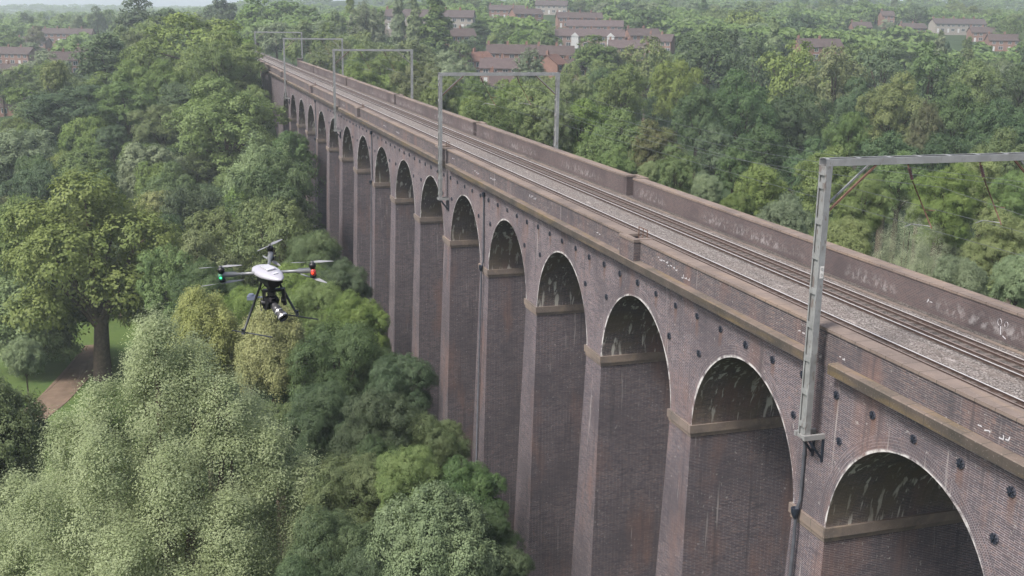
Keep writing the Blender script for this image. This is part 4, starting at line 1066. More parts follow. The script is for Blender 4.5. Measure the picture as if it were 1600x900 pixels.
HOUSES = [
(338.5, 65.8, -7.5, 7.5, 8, 72.3, 'c', 'brown-roofed house with a cream wall strip at the left edge among trees'),
(305.9, 64.2, -10.3, 7.5, 8, 77.3, 'r', 'brown-roofed brick house below the cream-walled one at the left edge'),
(385.8, 56.6, -1.7, 9, 9, 97.3, 'r', 'brick house with pale gable among trees left of the wooded hill'),
(502.0, 83.3, -4.1, 17, 9, 64.3, 'r', 'low brick row with a long brown roof near the left edge'),
(629.7, 72.0, 1.5, 31, 9, 78.3, 'r', 'longest brick terrace near the skyline at the upper left'),
(412.2, -75.1, 13.7, 34, 9, 68.3, 'c', 'cream terrace half hidden by the slim columnar poplars'),
(309.9, -63.7, 1.5, 10, 9, 107.3, 'r', 'red-brown hipped house with pale roof patch right of the poplars'),
(323.1, -81.3, 3.3, 18, 8, 72.3, 'r', 'low terrace with a plain mauve roof above the second gantry'),
(403.2, -138.0, 7.2, 27, 9, 69.3, 'w', 'long mauve-roofed terrace with a strip of white windows and two white bays'),
(458.9, -162.4, 10.4, 25, 9, 66.3, 'w', 'upper terrace with white windows, directly behind the long mauve-roofed one'),
(309.5, -89.7, 3.4, 11, 8, 72.3, 'r', 'mauve-roofed house below the long terrace with white windows'),
(286.2, -80.2, 1.7, 6, 7, 132.3, 'r', 'small house with red roof and gable below the mauve-roofed house'),
(400.7, -159.5, 7.7, 13, 8, 87.3, 'r', 'house with a cream-edged gable at the right end of the long terrace'),
(528.2, -152.7, 15.2, 15, 9, 92.3, 'r', 'brick house uphill, left of the upper white-windowed terrace'),
(603.1, -193.0, 20.1, 18, 9, 67.3, 'c', 'cream house at the top edge above the terraces'),
(495.4, -387.0, 13.5, 28, 9, 75.3, 'c', 'pale terrace with brown roof on the far right hillside'),
(393.3, -329.3, 7.1, 13, 9, 62.3, 'r', 'red brick house with white windows near the far right edge'),
(323.9, -191.2, 5.9, 15, 9, 77.3, 'r', 'mauve-roofed house just above the dark wood on the right'),
(543.2, -376.1, 17.2, 7, 8, 72.3, 'r', 'small brick house beside a tall column tree on the far hillside'),
(218.4, -44.2, 0.3, 4.5, 8, 72.3, 'r', 'brick house with white windows seen under the beam of the second gantry'),
(288.4, -85.5, 0.2, 10, 8, 82.3, 'r', 'small brown house low in front of the long mauve-roofed terrace'),
(284.5, -64.5, 0.7, 11, 8, 67.3, 'w', 'brown-roofed house just above the beam of the second gantry'),
(505.2, -172.4, 13.7, 22, 9, 77.3, 'r', 'brick row uphill behind the upper white-windowed terrace'),
(610.3, -168.3, 17.2, 20, 9, 72.3, 'r', 'brick row near the top edge left of centre'),
(377.3, -77.4, 7.3, 10, 8, 92.3, 'r', 'brick house partly hidden right of the widest columnar poplar'),
(382.8, -159.7, 5.9, 9, 8, 52.3, 'r', 'brick house at the right edge of the central estate'),
(519.8, -376.3, 10.7, 14, 9, 82.3, 'r', 'brick row left of the pale terrace on the far right hillside'),
(456.4, -370.6, 9.6, 12, 9, 66.3, 'r', 'brick row right of the pale terrace on the far right hillside'),
(502.1, -330.9, 11.1, 10, 8, 72.3, 'r', 'brown-roofed house among trees left of the far right terraces'),
(423.8, 78.3, -7.4, 13, 9, 82.3, 'r', 'brown-roofed row cut by the left edge'),
(600.1, 84.2, -2.5, 15, 9, 72.3, 'r', 'small brick row below the skyline at upper left'),
(399.7, 48.7, -0.8, 9, 8, 62.3, 'r', 'brown-roofed house beside the wooded hill at upper left'),
(394.5, -63.5, 6.4, 11, 8, 72.3, 'w', 'brown house between the columnar poplars'),
(359.9, -135.4, 4.1, 13, 9, 68.3, 'w', 'mauve-roofed house low at the right of the central estate'),
]
DRONE = (-7.284, 28.331, 10.047)
DRZ = -1.8795
SUN_E, SKY_S, SKY_SAT, EXPO = 3.1, 0.15, 0.75, 0.63
HAZE_D, HAZE_COL = 0.00033, (0.86, 0.93, 1.0, 1)
# ------------------------------------------------------------------ ground
def gz(x, y):
    return float(ground(x, y))
def build_ground():
    xs = np.concatenate([np.arange(-260, -60, 40), np.arange(-60, 460, 6.0), np.arange(460, 1200, 30), np.arange(1200, 6001, 200)])
    ys = np.concatenate([np.arange(-3000, -600, 200), np.arange(-600, -200, 25), np.arange(-200, 201, 6.0), np.arange(225, 600, 25), np.arange(600, 3001, 200)])
    X, Y = np.meshgrid(xs, ys, indexing='ij')
    Z = ground(X, Y)
    nx, ny = X.shape
    me = D.meshes.new('ground')
    idx = np.arange(nx*ny).reshape(nx, ny)
    q = np.stack([idx[:-1,:-1], idx[1:,:-1], idx[1:,1:], idx[:-1,1:]], -1).reshape(-1, 4)
    me.vertices.add(nx*ny); me.vertices.foreach_set('co', np.stack([X, Y, Z], -1).ravel().astype(np.float32))
    me.loops.add(q.size); me.loops.foreach_set('vertex_index', q.ravel().astype(np.int32))
    me.polygons.add(len(q)); me.polygons.foreach_set('loop_start', np.arange(0, q.size, 4, dtype=np.int32))
    me.materials.append(M['ground'])
    me.update(calc_edges=True)
    me.polygons.foreach_set('use_smooth', [True]*len(q))
    tag(link(D.objects.new('ground', me)), kind='structure')
build_ground()
def drape(name, pts, dz, mat, step=2.0):
    """irregular sheet laid over the ground: fan of rings from centre to outline"""
    c = Vector((sum(p[0] for p in pts)/len(pts), sum(p[1] for p in pts)/len(pts)))
    mb = MB(); n = len(pts); R = 8
    P = lambda p, t: (c.x + (p[0]-c.x)*t, c.y + (p[1]-c.y)*t, gz(c.x + (p[0]-c.x)*t, c.y + (p[1]-c.y)*t) + dz)
    for i in range(n):
        a, b = pts[i], pts[(i+1) % n]
        for r in range(R):
            t0, t1 = r/R, (r+1)/R
            if r == 0: mb.face([P(a, 0), P(a, t1), P(b, t1)])
            else: mb.face([P(a, t0), P(a, t1), P(b, t1), P(b, t0)])
    return tag(mb.build(name, mat), kind='structure')
def blob(cx, cy, rx, ry, rot, n=36, seed=1):
    rr = random.Random(seed); ph = [rr.uniform(0, 6.28) for _ in range(4)]
    out = []
    for i in range(n):
        a = 2*PI*i/n
        k = 1 + 0.10*math.sin(2*a+ph[0]) + 0.07*math.sin(3*a+ph[1]) + 0.05*math.sin(5*a+ph[2])
        x, y = rx*k*math.cos(a), ry*k*math.sin(a)
        out.append((cx + x*math.cos(rot) - y*math.sin(rot), cy + x*math.sin(rot) + y*math.cos(rot)))
    return out
drape('lawn', blob(120, 40, 40, 17, -0.12, seed=4), 0.10, M['lawn'])
drape('path', [(84,57),(92,50),(100,46.5),(108,43.6),(118,41),(128,39.5),(128,36.9),(117,38),(107,40.3),(99,43),(91,46),(82,52)], 0.16, M['path'])

# ------------------------------------------------------------------ viaduct
K0, P, S, YF = 10.696, 11.844, 9.453, 4.79
ZS, ZC, ZB, ZCOR = -7.18, -2.113, -34.0, -0.95
A = S/2; RISE = ZC - ZS; RT = 0.62
KA, KB = -5, 16
XA, XB, XE = K0 + (KA-0.5)*P, K0 + (KB+0.5)*P, 252.0
def XK(k): return K0 + k*P
via = empty('railway_viaduct', (XA, 0, 0), 'long purple-brown brick railway viaduct with tall round arches striding over the treetops', 'viaduct')
via.location = (0, 0, 0)
# piers: battered shafts, one object each
hw = (P - S)/2
def pier(k):
    xc = XK(k + 0.5); zb = min(-31.0, gz(xc, 0) - 1.0) if gz(xc, 0) > -25 else -32.0
    zb = gz(xc, 0) - 2.0
    mb = MB(); zs = [ZS]
    while zs[-1] - 3 > zb: zs.append(zs[-1] - 3)
    zs.append(zb)
    for i in range(len(zs)-1):
        def pr(z):
            d = ZS - z
            return hw + 0.030*d, YF + 0.026*d
        a0, b0 = pr(zs[i]); a1, b1 = pr(zs[i+1]); z0, z1 = zs[i], zs[i+1]
        mb.face([(xc-a1,b1,z1),(xc-a1,-b1,z1),(xc-a0,-b0,z0),(xc-a0,b0,z0)])
        mb.face([(xc+a1,-b1,z1),(xc+a1,b1,z1),(xc+a0,b0,z0),(xc+a0,-b0,z0)])
        mb.face([(xc+a1,b1,z1),(xc-a1,b1,z1),(xc-a0,b0,z0),(xc+a0,b0,z0)])
        mb.face([(xc-a1,-b1,z1),(xc+a1,-b1,z1),(xc+a0,-b0,z0),(xc-a0,-b0,z0)])
    o = mb.build('pier', M['brick_pier'], via)
    ib = MB()
    ib.box(xc-hw-0.13, xc+hw+0.13, -YF-0.13, YF+0.13, ZS-0.12, ZS+0.30)
    ib.box(xc-hw-0.06, xc+hw+0.06, -YF-0.06, YF+0.06, ZS-0.32, ZS-0.122)
    ib.build('impost', M['impost'], o)
    return o
for k in range(KA, KB): pier(k)
# arches: soffit barrel with a ring of voussoirs on both faces
NS = 36
def arch(k):
    xc = XK(k); mb = MB(); L = 0
    pts = []
    for i in range(NS+1):
        a = PI - PI*i/NS
        pts.append((xc + A*math.cos(a), ZS + RISE*math.sin(a), xc + (A+RT)*math.cos(a), ZS + (RISE+RT)*math.sin(a)))
    for i in range(NS):
        p, q = pts[i], pts[i+1]
        dl = math.hypot(q[0]-p[0], q[1]-p[1])
        mb.face([(p[0],-YF,p[1]),(q[0],-YF,q[1]),(q[0],YF,q[1]),(p[0],YF,p[1])], [(-YF,L),(-YF,L+dl),(YF,L+dl),(YF,L)], 0)
        for s in (1, -1):
            y = s*(YF + 0.012)
            f = [(p[0],y,p[1]),(q[0],y,q[1]),(q[2],y,q[3]),(p[2],y,p[3])]
            uv = [(L,0),(L+dl,0),(L+dl,RT),(L,RT)]
            if s < 0: pass
            else: f = f[::-1]; uv = uv[::-1]
            mb.face(f, uv, 1)
            # narrow reveal joining ring and soffit
            e = [(p[0],s*YF,p[1]),(q[0],s*YF,q[1]),(q[0],y,q[1]),(p[0],y,p[1])]
            mb.face(e, [(L,0),(L+dl,0),(L+dl,.01),(L,.01)], 1)
            e = [(p[2],s*YF,p[3]),(q[2],s*YF,q[3]),(q[2],y,q[3]),(p[2],y,p[3])]
            mb.face(e, [(L,RT),(L+dl,RT),(L+dl,RT),(L,RT)], 1)
        L += dl
    return mb.build('arch', [M['brick_soffit'], M['brick_ring']], via)
for k in range(KA, KB+1): arch(k)
for s, nm in ((1, 'spandrel_wall'), (-1, 'spandrel_wall')):
    mb = MB(); y = s*YF
    for k in range(KA, KB+1):
        xc = XK(k)
        prev = None
        for i in range(NS+1):
            a = PI - PI*i/NS
            q = (xc + (A+RT)*math.cos(a), ZS + (RISE+RT)*math.sin(a))
            if prev:
                f = [(prev[0],y,prev[1]),(q[0],y,q[1]),(q[0],y,ZCOR),(prev[0],y,ZCOR)]
                mb.face(f if s < 0 else f[::-1])
            prev = q
        for x0, x1 in ((xc-P/2, xc-A-RT), (xc+A+RT, xc+P/2)):
            f = [(x0,y,ZS),(x1,y,ZS),(x1,y,ZCOR),(x0,y,ZCOR)]
            mb.face(f if s < 0 else f[::-1])
    mb.build(nm, M['brick'], via)
# solid abutment at the far end, and behind the camera
for x0, x1 in ((XB - P/2 + S/2 + 0.0, XE), (XA-40, XA + hw)):
    zb = -34 if x0 < 0 else -22
    mb = MB()
    xa = x0 if x0 > 0 else x0
    b = 0.02*(ZS-zb)
    mb.box(xa, x1, -YF-0.02, YF+0.02, ZS, ZCOR, 0) if False else None
    for s in (1, -1):
        y0, y1 = s*(YF+0.004), s*(YF+0.004+b)
        xs0 = xa + (P-S)/2 if False else xa
        f = [(xa,y1,zb),(x1,y1,zb),(x1,y0,ZS),(xa,y0,ZS)]; mb.face(f if s < 0 else f[::-1])
    xm = XB if x0 > 0 else x0
    xn = x1 if x0 > 0 else XA
    for s in (1, -1):
        y0 = s*YF
        f = [(xm,y0,ZS),(xn,y0,ZS),(xn,y0,ZCOR),(xm,y0,ZCOR)]; mb.face(f if s < 0 else f[::-1])
    xf = xa if x0 > 0 else x1
    mb.face([(xf,YF+b,zb),(xf,-YF-b,zb),(xf,-YF,ZS),(xf,YF,ZS)])
    mb.build('abutment', M['brick_pier'], via)
# deck core (fills behind the spandrels, carries the ballast)
MB().box(XA-40, XE, -4.75, 4.75, -1.45, -0.35).build('deck', M['brick_parapet'], via)
# cornice with corbelled courses, broken where the gantry masts pass
MASTX = [16.35 + 59.22*i for i in (-1, 0, 1, 2, 3)]
def runs(x0, x1, cuts, half):
    out = []; a = x0
    for c in sorted(cuts):
        if c - half > a and c < x1:
            out.append((a, c-half)); a = c + half
    out.append((a, x1)); return out
for s in (1, -1):
    mb = MB()
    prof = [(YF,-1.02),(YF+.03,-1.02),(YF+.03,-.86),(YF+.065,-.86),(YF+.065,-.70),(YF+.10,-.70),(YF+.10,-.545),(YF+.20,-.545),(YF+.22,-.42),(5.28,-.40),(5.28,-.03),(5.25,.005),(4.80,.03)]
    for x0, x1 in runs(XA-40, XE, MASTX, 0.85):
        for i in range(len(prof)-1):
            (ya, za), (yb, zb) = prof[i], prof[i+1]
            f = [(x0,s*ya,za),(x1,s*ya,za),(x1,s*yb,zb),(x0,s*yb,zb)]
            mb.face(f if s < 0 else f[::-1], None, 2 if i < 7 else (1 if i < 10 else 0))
        for x in (x0, x1):
            mb.face([(x,s*a,b) for a, b in prof[6:]], None, 1)
    for c in MASTX:   # plain wall behind each mast
        f = [(c-.85,s*4.80,-1.02),(c+.85,s*4.80,-1.02),(c+.85,s*4.80,.03),(c-.85,s*4.80,.03)]
        mb.face(f if s < 0 else f[::-1], None, 2)
    mb.build('cornice', [M['cornice'], M['cornice_side'], M['brick']], via)
# parapets with refuges
def parapet(s, cuts, mat):
    half = 0.95
    mb = MB(); cp = MB()
    yi, yo = 4.20, 4.85
    ztop, zcop = 1.05, 1.17
    def wall(x0, x1, a, b):
        ya, yb = sorted((s*a, s*b)); mb.box(x0, x1, ya, yb, -0.40, ztop, 0, '')
    def cop(x0, x1, a, b):
        ya, yb = sorted((s*a, s*b)); cp.box(x0, x1, ya, yb, ztop+0.002, zcop)
    for x0, x1 in runs(XA-40, XE, cuts, half):
        wall(x0, x1, yi, yo); cop(x0, x1, yi-0.045, yo+0.07)
    p = mb.build('parapet', mat, via)
    cp.build('coping', M['coping'], p)
    for c in cuts:
        r = MB(); cc = MB()
        for x0, x1, a, b in ((c-half, c+half, 4.98, 5.24), (c-half+.002, c-half+.30, 4.22, 4.979), (c+half-.30, c+half-.002, 4.22, 4.979)):
            ya, yb = sorted((s*a, s*b)); r.box(x0, x1, ya, yb, -0.02 if a > 4.9 else -0.4, ztop)
        for x0, x1, a, b in ((c-half-.04, c+half+.04, 4.94, 5.29), (c-half-.04, c-half+.34, 4.925, 4.938), (c-half+.002, c-half+.34, 4.155, 4.924), (c+half-.34, c+half-.002, 4.155, 4.924)):
            ya, yb = sorted((s*a, s*b)); cc.box(x0, x1, ya, yb, ztop+0.003, zcop+0.03)
        ro = r.build('refuge', mat, via)
        cc.build('coping', M['coping'], ro)
        if s > 0:
            h = MB()
            for dx in (-0.55, 0.0, 0.55):
                h.bar((c+dx, 4.30, -0.1), (c+dx, 4.30, 1.62), 0.04, 0.04, (1,0,0))
            h.bar((c-0.55, 4.30, 1.60), (c+0.55, 4.30, 1.60), 0.035, 0.035)
            h.bar((c-0.55, 4.30, 1.05), (c+0.55, 4.30, 1.05), 0.03, 0.03)
            h.build('handrail', M['rust'], ro)
    return p
NEARREF = [35.05 + 42.4*i for i in (-1, 0, 1, 2, 3, 4)]
FARREF = [56.3 + 42.4*i for i in (-1, 0, 1, 2, 3, 4)]
pn = parapet(1, NEARREF, M['brick_parapet'])
pf = parapet(-1, FARREF, M['brick_far'])
# end pillar of the far parapet
MB().box(252.002, 253.2, -5.2, -4.1, -1.0, 1.5).box(251.9, 253.3, -5.3, -4.0, 1.502, 1.68).build('end_pillar', M['brick_parapet'], via)
# tie-rod pattress plates: disc with raised star
def tie_mesh():
    mb = MB()
    mb.lathe((0,0,0), [(0.17,0),(0.17,0.035),(0.15,0.045),(0.0,0.045)], (0,1,0), 14, 1)
    for i in range(4):
        a = PI*i/4
        d = Vector((math.cos(a), 0, math.sin(a)))
        mb.obox((0,0.06,0), d*0.16, Vector((0,0.022,0)), d.cross(Vector((0,1,0)))*0.018)
    mb.lathe((0,0.045,0), [(0.05,0),(0.05,0.07),(0.0,0.075)], (0,1,0), 8)
    return mb
t0 = None
for k in range(-1, 12):
    spots = [(XK(k)+P*f, -1.28) for f in (-.4, -.2, 0, .2, .4)] + [(XK(k)+P*f, -3.08) for f in (-.36, .36)]
    for x, z in spots:
        if any(abs(x-m) < 0.35 and z > -3.3 for m in MASTX): continue
        if t0 is None:
            t0 = tie_mesh().build('tie_plate', [M['darkiron'], M['tie_disc']], via); o = t0
        else:
            o = t0.copy(); link(o); o.parent = via
        o.location = (x + random.uniform(-.06,.06), YF, z + random.uniform(-.05,.05)); o.rotation_euler = (0, random.uniform(0, 0.7), 0); o.scale = [random.uniform(.92, 1.1)]*3
# rainwater pipes with swan-neck head and hopper at the impost
for k in (0.5, 4.5, 8.5, 12.5):
    x = XK(k) + (0.55 if k == 0.5 else 0); y = YF + 0.10
    top = -3.9 if k == 0.5 else -1.35
    mb = MB()
    xb = x; zb = gz(x, 6) - 0.5
    mb.tube([(x, YF-.05, top+.25), (x, YF+.16, top+.30), (x, y+.02, top+.05), (x, y, top-.4), (x, y, ZS+0.75), (x, y+.12, ZS+.35), (x, y+.16, ZS-.45), (x, y+.14, ZS-.9), (x, y+0.026*23, zb)], [.085,.085,.075,.07,.07,.07,.07,.075,.075], 8)
    for z in (-2.6, -4.4, -5.8): 
        if z < top: mb.lathe((x, y, z), [(.09,-.05),(.095,0),(.09,.05)], (0,0,1), 8)
    o = mb.build('downpipe', M['pipe'], via, True)
    h = MB(); h.lathe((x, y+.20, ZS+.30), [(.08,-.35),(.17,-.12),(.19,.10),(.15,.12),(.02,.05)], (0,0,1), 10)
    h.build('hopper', M['darkiron'], o)
    if k != 0.5:
        h = MB(); h.lathe((x, YF+.13, top+.30), [(.09,-.22),(.15,-.05),(.16,.16),(.12,.17),(.02,.10)], (0,0,1), 10)
        h.build('hopper', M['darkiron'], o)
# white daubs of old graffiti on the parapets
def scrawl(x0, z0, y, w, h, seed, s=1, style=0):
    rr = random.Random(seed); mb = MB(); x = x0
    n = max(2, int(w/0.28))
    for i in range(n):
        # each mark is a short bent stroke
        lx = w/n*rr.uniform(0.35, 0.75); lz = h*rr.uniform(0.35, 1.0); th = rr.uniform(0.03, 0.055)
        zz = z0 + rr.uniform(-.25, .25)*h
        pts = [(x, zz), (x + lx*rr.uniform(.2,.6), zz + lz*rr.uniform(-.3,.5)), (x + lx, zz + lz*rr.uniform(-.5,.4))]
        if rr.random() < 0.6: pts = [(x, zz + lz*.5), (x + rr.uniform(-.05,.05), zz - lz*.5), (x + lx, zz - lz*.5)]
        for a, b in zip(pts, pts[1:]):
            mb.bar((a[0], y, a[1]), (b[0], y, b[1]), 0.006, th, (0, 0, 1)) if abs(a[0]-b[0]) > 0.02 else mb.bar((a[0], y, a[1]), (b[0]+.01, y, b[1]), 0.006, th, (1,0,0))
        x += w/n
    return mb
for i, (x, z, w, h) in enumerate([(6.3,.34,.55,.16),(7.15,.30,.75,.20),(15.1,.30,.42,.12),(17.6,.52,.9,.05),(28.2,.33,1.0,.20),(29.6,.55,1.2,.14),(30.7,.68,1.4,.12),(39.8,.40,.7,.10),(51.5,.62,1.6,.16),(61.0,.52,1.5,.16),(65.5,.42,1.6,.20),(73.2,.6,.9,.10),(96,.5,1.6,.16),(103,.5,1.4,.16),(131,.5,1.8,.2)]):
    scrawl(x, z, 4.8535, w, h, i+5).build('graffiti', M['white_paint'], pn)
mb = MB()   # two looping characters low on the far parapet with a drip below
for cx, cz, R, a0, a1 in ((17.25,.52,.15,0,6.28),(16.85,.50,.13,-0.8,4.2)):
    for i in range(12):
        p0 = a0+(a1-a0)*i/12; p1 = a0+(a1-a0)*(i+1)/12
        mb.bar((cx+R*.75*math.cos(p0),-4.195,cz+R*math.sin(p0)), (cx+R*.75*math.cos(p1),-4.195,cz+R*math.sin(p1)), .006, .045, (0,1,0))
mb.bar((17.18,-4.195,.36), (17.12,-4.195,.0), .05, .006, (0,1,0)); mb.bar((17.0,-4.195,-.02), (16.8,-4.195,-.10), .05, .006, (0,1,0))
mb.build('graffiti', M['white_paint'], pf)
scrawl(21.6, .22, -4.195, .5, .28, 77).build('graffiti', M['white_paint'], pf)

# ------------------------------------------------------------------ track bed
mb = MB()
xs = [XA-40 + i*1.5 for i in range(int((420-XA+40)/1.5)+1)]
prof = [(-4.19,-.26,1),(-3.55,-.24,1),(-3.2,-.13,0),(-2.75,-.09,0),(-2.55,-.13,1),(-1.0,-.13,1),(-.78,-.08,0),(.78,-.08,0),(1.0,-.13,1),(2.55,-.13,1),(2.8,-.09,0),(3.3,-.14,0),(4.19,-.28,1)]
rr = random.Random(9)
H = [[p[1] + rr.uniform(-.018,.018) for p in prof] for _ in xs]
for i in range(len(xs)-1):
    for j in range(len(prof)-1):
        mb.face([(xs[i],prof[j][0],H[i][j]),(xs[i+1],prof[j][0],H[i+1][j]),(xs[i+1],prof[j+1][0],H[i+1][j+1]),(xs[i],prof[j+1][0],H[i][j+1])], None, prof[j][2])
tag(mb.build('trackbed', [M['ballast'], M['ballast_dark']]), kind='structure')
def rail_mb(y, top=0.0, w=0.036, guard=False, x0=XA-40, x1=420):
    mb = MB()
    n = 1
    for i in range(n):
        mb.box(x0, x1, y-w, y+w, top-.035, top, 0, '+z')
        mb.face([(x0,y-w,top),(x1,y-w,top),(x1,y+w,top),(x0,y+w,top)], None, 1)
        mb.box(x0, x1, y-.009, y+.009, top-.135, top-.036, 0)
        mb.box(x0, x1, y-.07, y+.07, top-.158, top-.136, 0)
    return mb
for s, lab in ((1, 'nearer railway track of rusty sided rails, close behind the near parapet'), (-1, 'farther railway track of four parallel rails beside the far parapet')):
    t = empty('railway_track', (0,0,0), lab, 'railway track', 'pair of railway tracks across the viaduct')
    for y in (1.02, 2.53): rail_mb(s*y).build('rail', [M['rail_side'], M['rail_top']], t)
    for y in (1.44, 2.11): rail_mb(s*y, -0.015, 0.03).build('guard_rail', [M['rail_side'], M['guard_top']], t)
    sl = MB().box(-.125, .125, -1.28, 1.28, -.20, -.112)
    s0 = sl.build('sleeper', M['sleeper'], t); s0.location = (4.0, s*1.775, 0)
    for i in range(1, 100):
        o = s0.copy(); link(o); o.parent = t; o.location = (4.0 + .70*i, s*1.775, 0)
    rest = MB()
    x = 4.0 + 70
    while x < 300: rest.box(x-.125, x+.125, s*1.775-1.28, s*1.775+1.28, -.20, -.112); x += .70
    x = 3.3
    while x > -60: rest.box(x-.125, x+.125, s*1.775-1.28, s*1.775+1.28, -.20, -.112); x -= .70
    tag(rest.build('sleeper_run', M['sleeper'], t), kind='stuff')
# pale concrete cable trough lying by the far parapet
mb = MB(); x = -60; rr = random.Random(4)
while x < 250:
    dy = rr.uniform(-.03, .03); mb.box(x, x+.97, -3.62+dy, -3.38+dy, -.27, -.155+rr.uniform(-.02,.01)); x += 1.0
tag(mb.build('cable_trough', M['impost']), 'pale concrete cable trough running along the foot of the far parapet', 'cable trough')
# ------------------------------------------------------------------ overhead line gantries
YL, YR, ZT = 5.52, -5.30, 7.80
GL = {0.5: 'nearest steel gantry at the right, its left mast bearing a white number plate',
      5.5: 'second steel gantry from the front, both legs standing clear against the trees',
      10.5: 'third steel gantry from the front, over the middle of the viaduct',
      15.5: 'fourth steel gantry from the front, near the far end of the viaduct'}
def channel_mast(y, zb, inner):
    """two channels laced by batten plates; broad side 0.5 along x, 0.26 deep"""
    mb = MB()
    for sx in (-1, 1):
        xa = sx*0.25
        mb.box(min(xa, xa - sx*.014), max(xa, xa - sx*.014), y-.13, y+.13, zb, ZT-.26)
        for sy in (-1, 1):
            ya = y + sy*.13
            x0, x1 = sorted((xa - sx*.0145, xa - sx*.085))
            mb.box(x0, x1, min(ya, ya - sy*.014), max(ya, ya - sy*.014), zb, ZT-.26)
    mb.box(-.235, .235, y-.07, y+.07, zb, ZT-.27)
    z = zb + .35
    while z < ZT - .5:
        for sy in (-1, 1):
            yy = y + sy*.132
            mb.box(-.235, .235, min(yy, yy+sy*.010), max(yy, yy+sy*.010), z, z+.24)
        z += 1.36
    mb.box(-.235, .235, y-.144, y+.144, ZT-.62, ZT-.262)
    return mb
def gantry(x, label, zb=-3.2, bracket=True):
    g = empty('overhead_line_gantry', (x, 0, 0), label, 'gantry', 'steel gantries carrying the overhead wires')
    for s, y in ((1, YL), (-1, YR)):
        m = channel_mast(y, zb, -s).build('mast', M['galv'], g)
        if bracket:
            b = MB()
            for sx in (-1, 1):
                b.bar((sx*.31, s*(YF+.01), zb-.02), (sx*.31, y+s*.22, zb-.02), .13, .20)
            b.box(-.255, .255, min(y-.15, y+.15), max(y-.15, y+.15), zb-.12, zb-.002)
            b.build('bracket', M['galv_top'], m)
            for sx in (-1, 1):
                c = MB()
                x0 = sx*.33
                tri = [(YF+.01, zb-.13), (YF+.72, zb-.13), (YF+.01, zb-1.05)]
                c.bar((x0, s*(YF+.70), zb-.14), (x0, s*(YF+.03), zb-1.0), .05, .09)
                c.bar((x0, s*(YF+.04), zb-.14), (x0, s*(YF+.04), zb-1.1), .09, .09, (1,0,0))
                c.build('brace', M['darkiron'], m)
    bm = MB()
    for sx in (-1, 1):
        xa = sx*.25
        y0, y1 = YR-.15, YL+.15
        bm.box(min(xa, xa-sx*.014), max(xa, xa-sx*.014), y0, y1, ZT-.26, ZT)
        for z0 in (ZT-.014, ZT-.26):
            x0, x1 = sorted((xa - sx*.0145, xa - sx*.085))
            bm.box(x0, x1, y0, y1, z0, z0+.014)
    y = YR
    while y < YL + .1:
        bm.box(-.235, .235, y-.06, y+.06, ZT+.002, ZT+.012); bm.box(-.235, .235, y-.06, y+.06, ZT-.275, ZT-.262); y += 1.352
    bm.build('beam', M['galv_top'], g)
    for s, y in ((1, YL), (-1, YR)):
        for sx in (-1, 1):
            MB().bar((sx*.20, y - s*.13, 5.85), (sx*.20, y - s*2.05, ZT-.27), .07, .07).build('brace', M['galv'] if sx*s > 0 else M['rust'], g)
    for yt in (1.89, -1.45):
        sgn = 1
        m = MB()
        m.tube([(0,yt,7.52),(0,yt-.03,7.38)], .03, 6)
        m.tube([(0,yt-.28,6.83),(0,yt-1.40,4.92)], .025, 6)
        m.tube([(0,yt-.95,5.68),(0,yt-1.45,5.62)], .02, 6)
        a = m.build('drop_arm', M['rust'], g, True)
        i = MB()
        c = Vector((0, yt-.06, 7.36)); d = Vector((0,-.43,-1.0)).normalized()
        prof = []
        for j in range(7): prof += [(.035, j*.075), (.075, j*.075+.02), (.075, j*.075+.035), (.035, j*.075+.06)]
        i.lathe(c, prof, d, 10); i.build('insulator', M['insulator'], a, True)
        r = MB(); r.tube([(0,yt-1.36,5.0),(.1,yt-.55,5.12),(.15,yt-.25,5.02)], .018, 6)
        r.build('registration_arm', M['galv'], a, True)
    return g
for k, lab in GL.items(): 
    g = gantry(XK(k) - .27, lab)
    if k == 0.5:
        m = [c for c in g.children if c.name.startswith('mast')][0]
        pl = MB().box(-.268, -.263, YL-.10, YL+.06, 3.25, 3.72).build('number_plate', M['plate'], m)
        t = MB()
        for zc in (3.60, 3.38):
            for i in range(10):
                a0, a1 = 2*PI*i/10, 2*PI*(i+1)/10
                t.bar((-.270, YL-.02+.035*math.cos(a0), zc+.06*math.sin(a0)), (-.270, YL-.02+.035*math.cos(a1), zc+.06*math.sin(a1)), .004, .018, (1,0,0))
        t.build('lettering', M['black_text'], m)
gantry(16.35-59.22, 'steel gantry standing behind the viewer', -3.2)
gantry(253.0, 'fifth steel gantry from the front, just past the end of the far parapet', -0.6, False)
# wires: contact wire and sagging messenger per track with droppers, feeder wires outside the right legs
SUP = [16.08 + 59.22*i for i in (-1, 0, 1, 2, 3, 4)]
def catenary(y, zc, zm, sag, r, droppers, label):
    mb = MB(); pts = []; pm = []
    for a, b in zip(SUP, SUP[1:]):
        for i in range(12):
            t = i/12; x = a + (b-a)*t
            pm.append((x, y, zm - 4*sag*t*(1-t)))
            if zc: pts.append((x, y + (.15 if (SUP.index(a) % 2) else -.15)*(1-2*t), zc))
            if zc and droppers and i % 2: mb.tube([(x, y, zm-4*sag*t*(1-t)), (x, y, zc)], .004, 3)
    mb.tube(pm, r, 4)
    if zc: mb.tube(pts, r, 4)
    return tag(mb.build('overhead_wire', M['wire']), label, 'wire', 'overhead line wires')
catenary(.50, 4.9, 6.6, 1.2, .009, True, 'contact wire with looping carrier wire strung over the nearer track')
catenary(-2.80, 4.9, 6.6, 1.2, .009, True, 'contact wire with looping carrier wire strung over the farther track')
catenary(-5.55, None, 6.4, .9, .009, False, 'single feeder wire sagging outside the right-hand gantry legs')

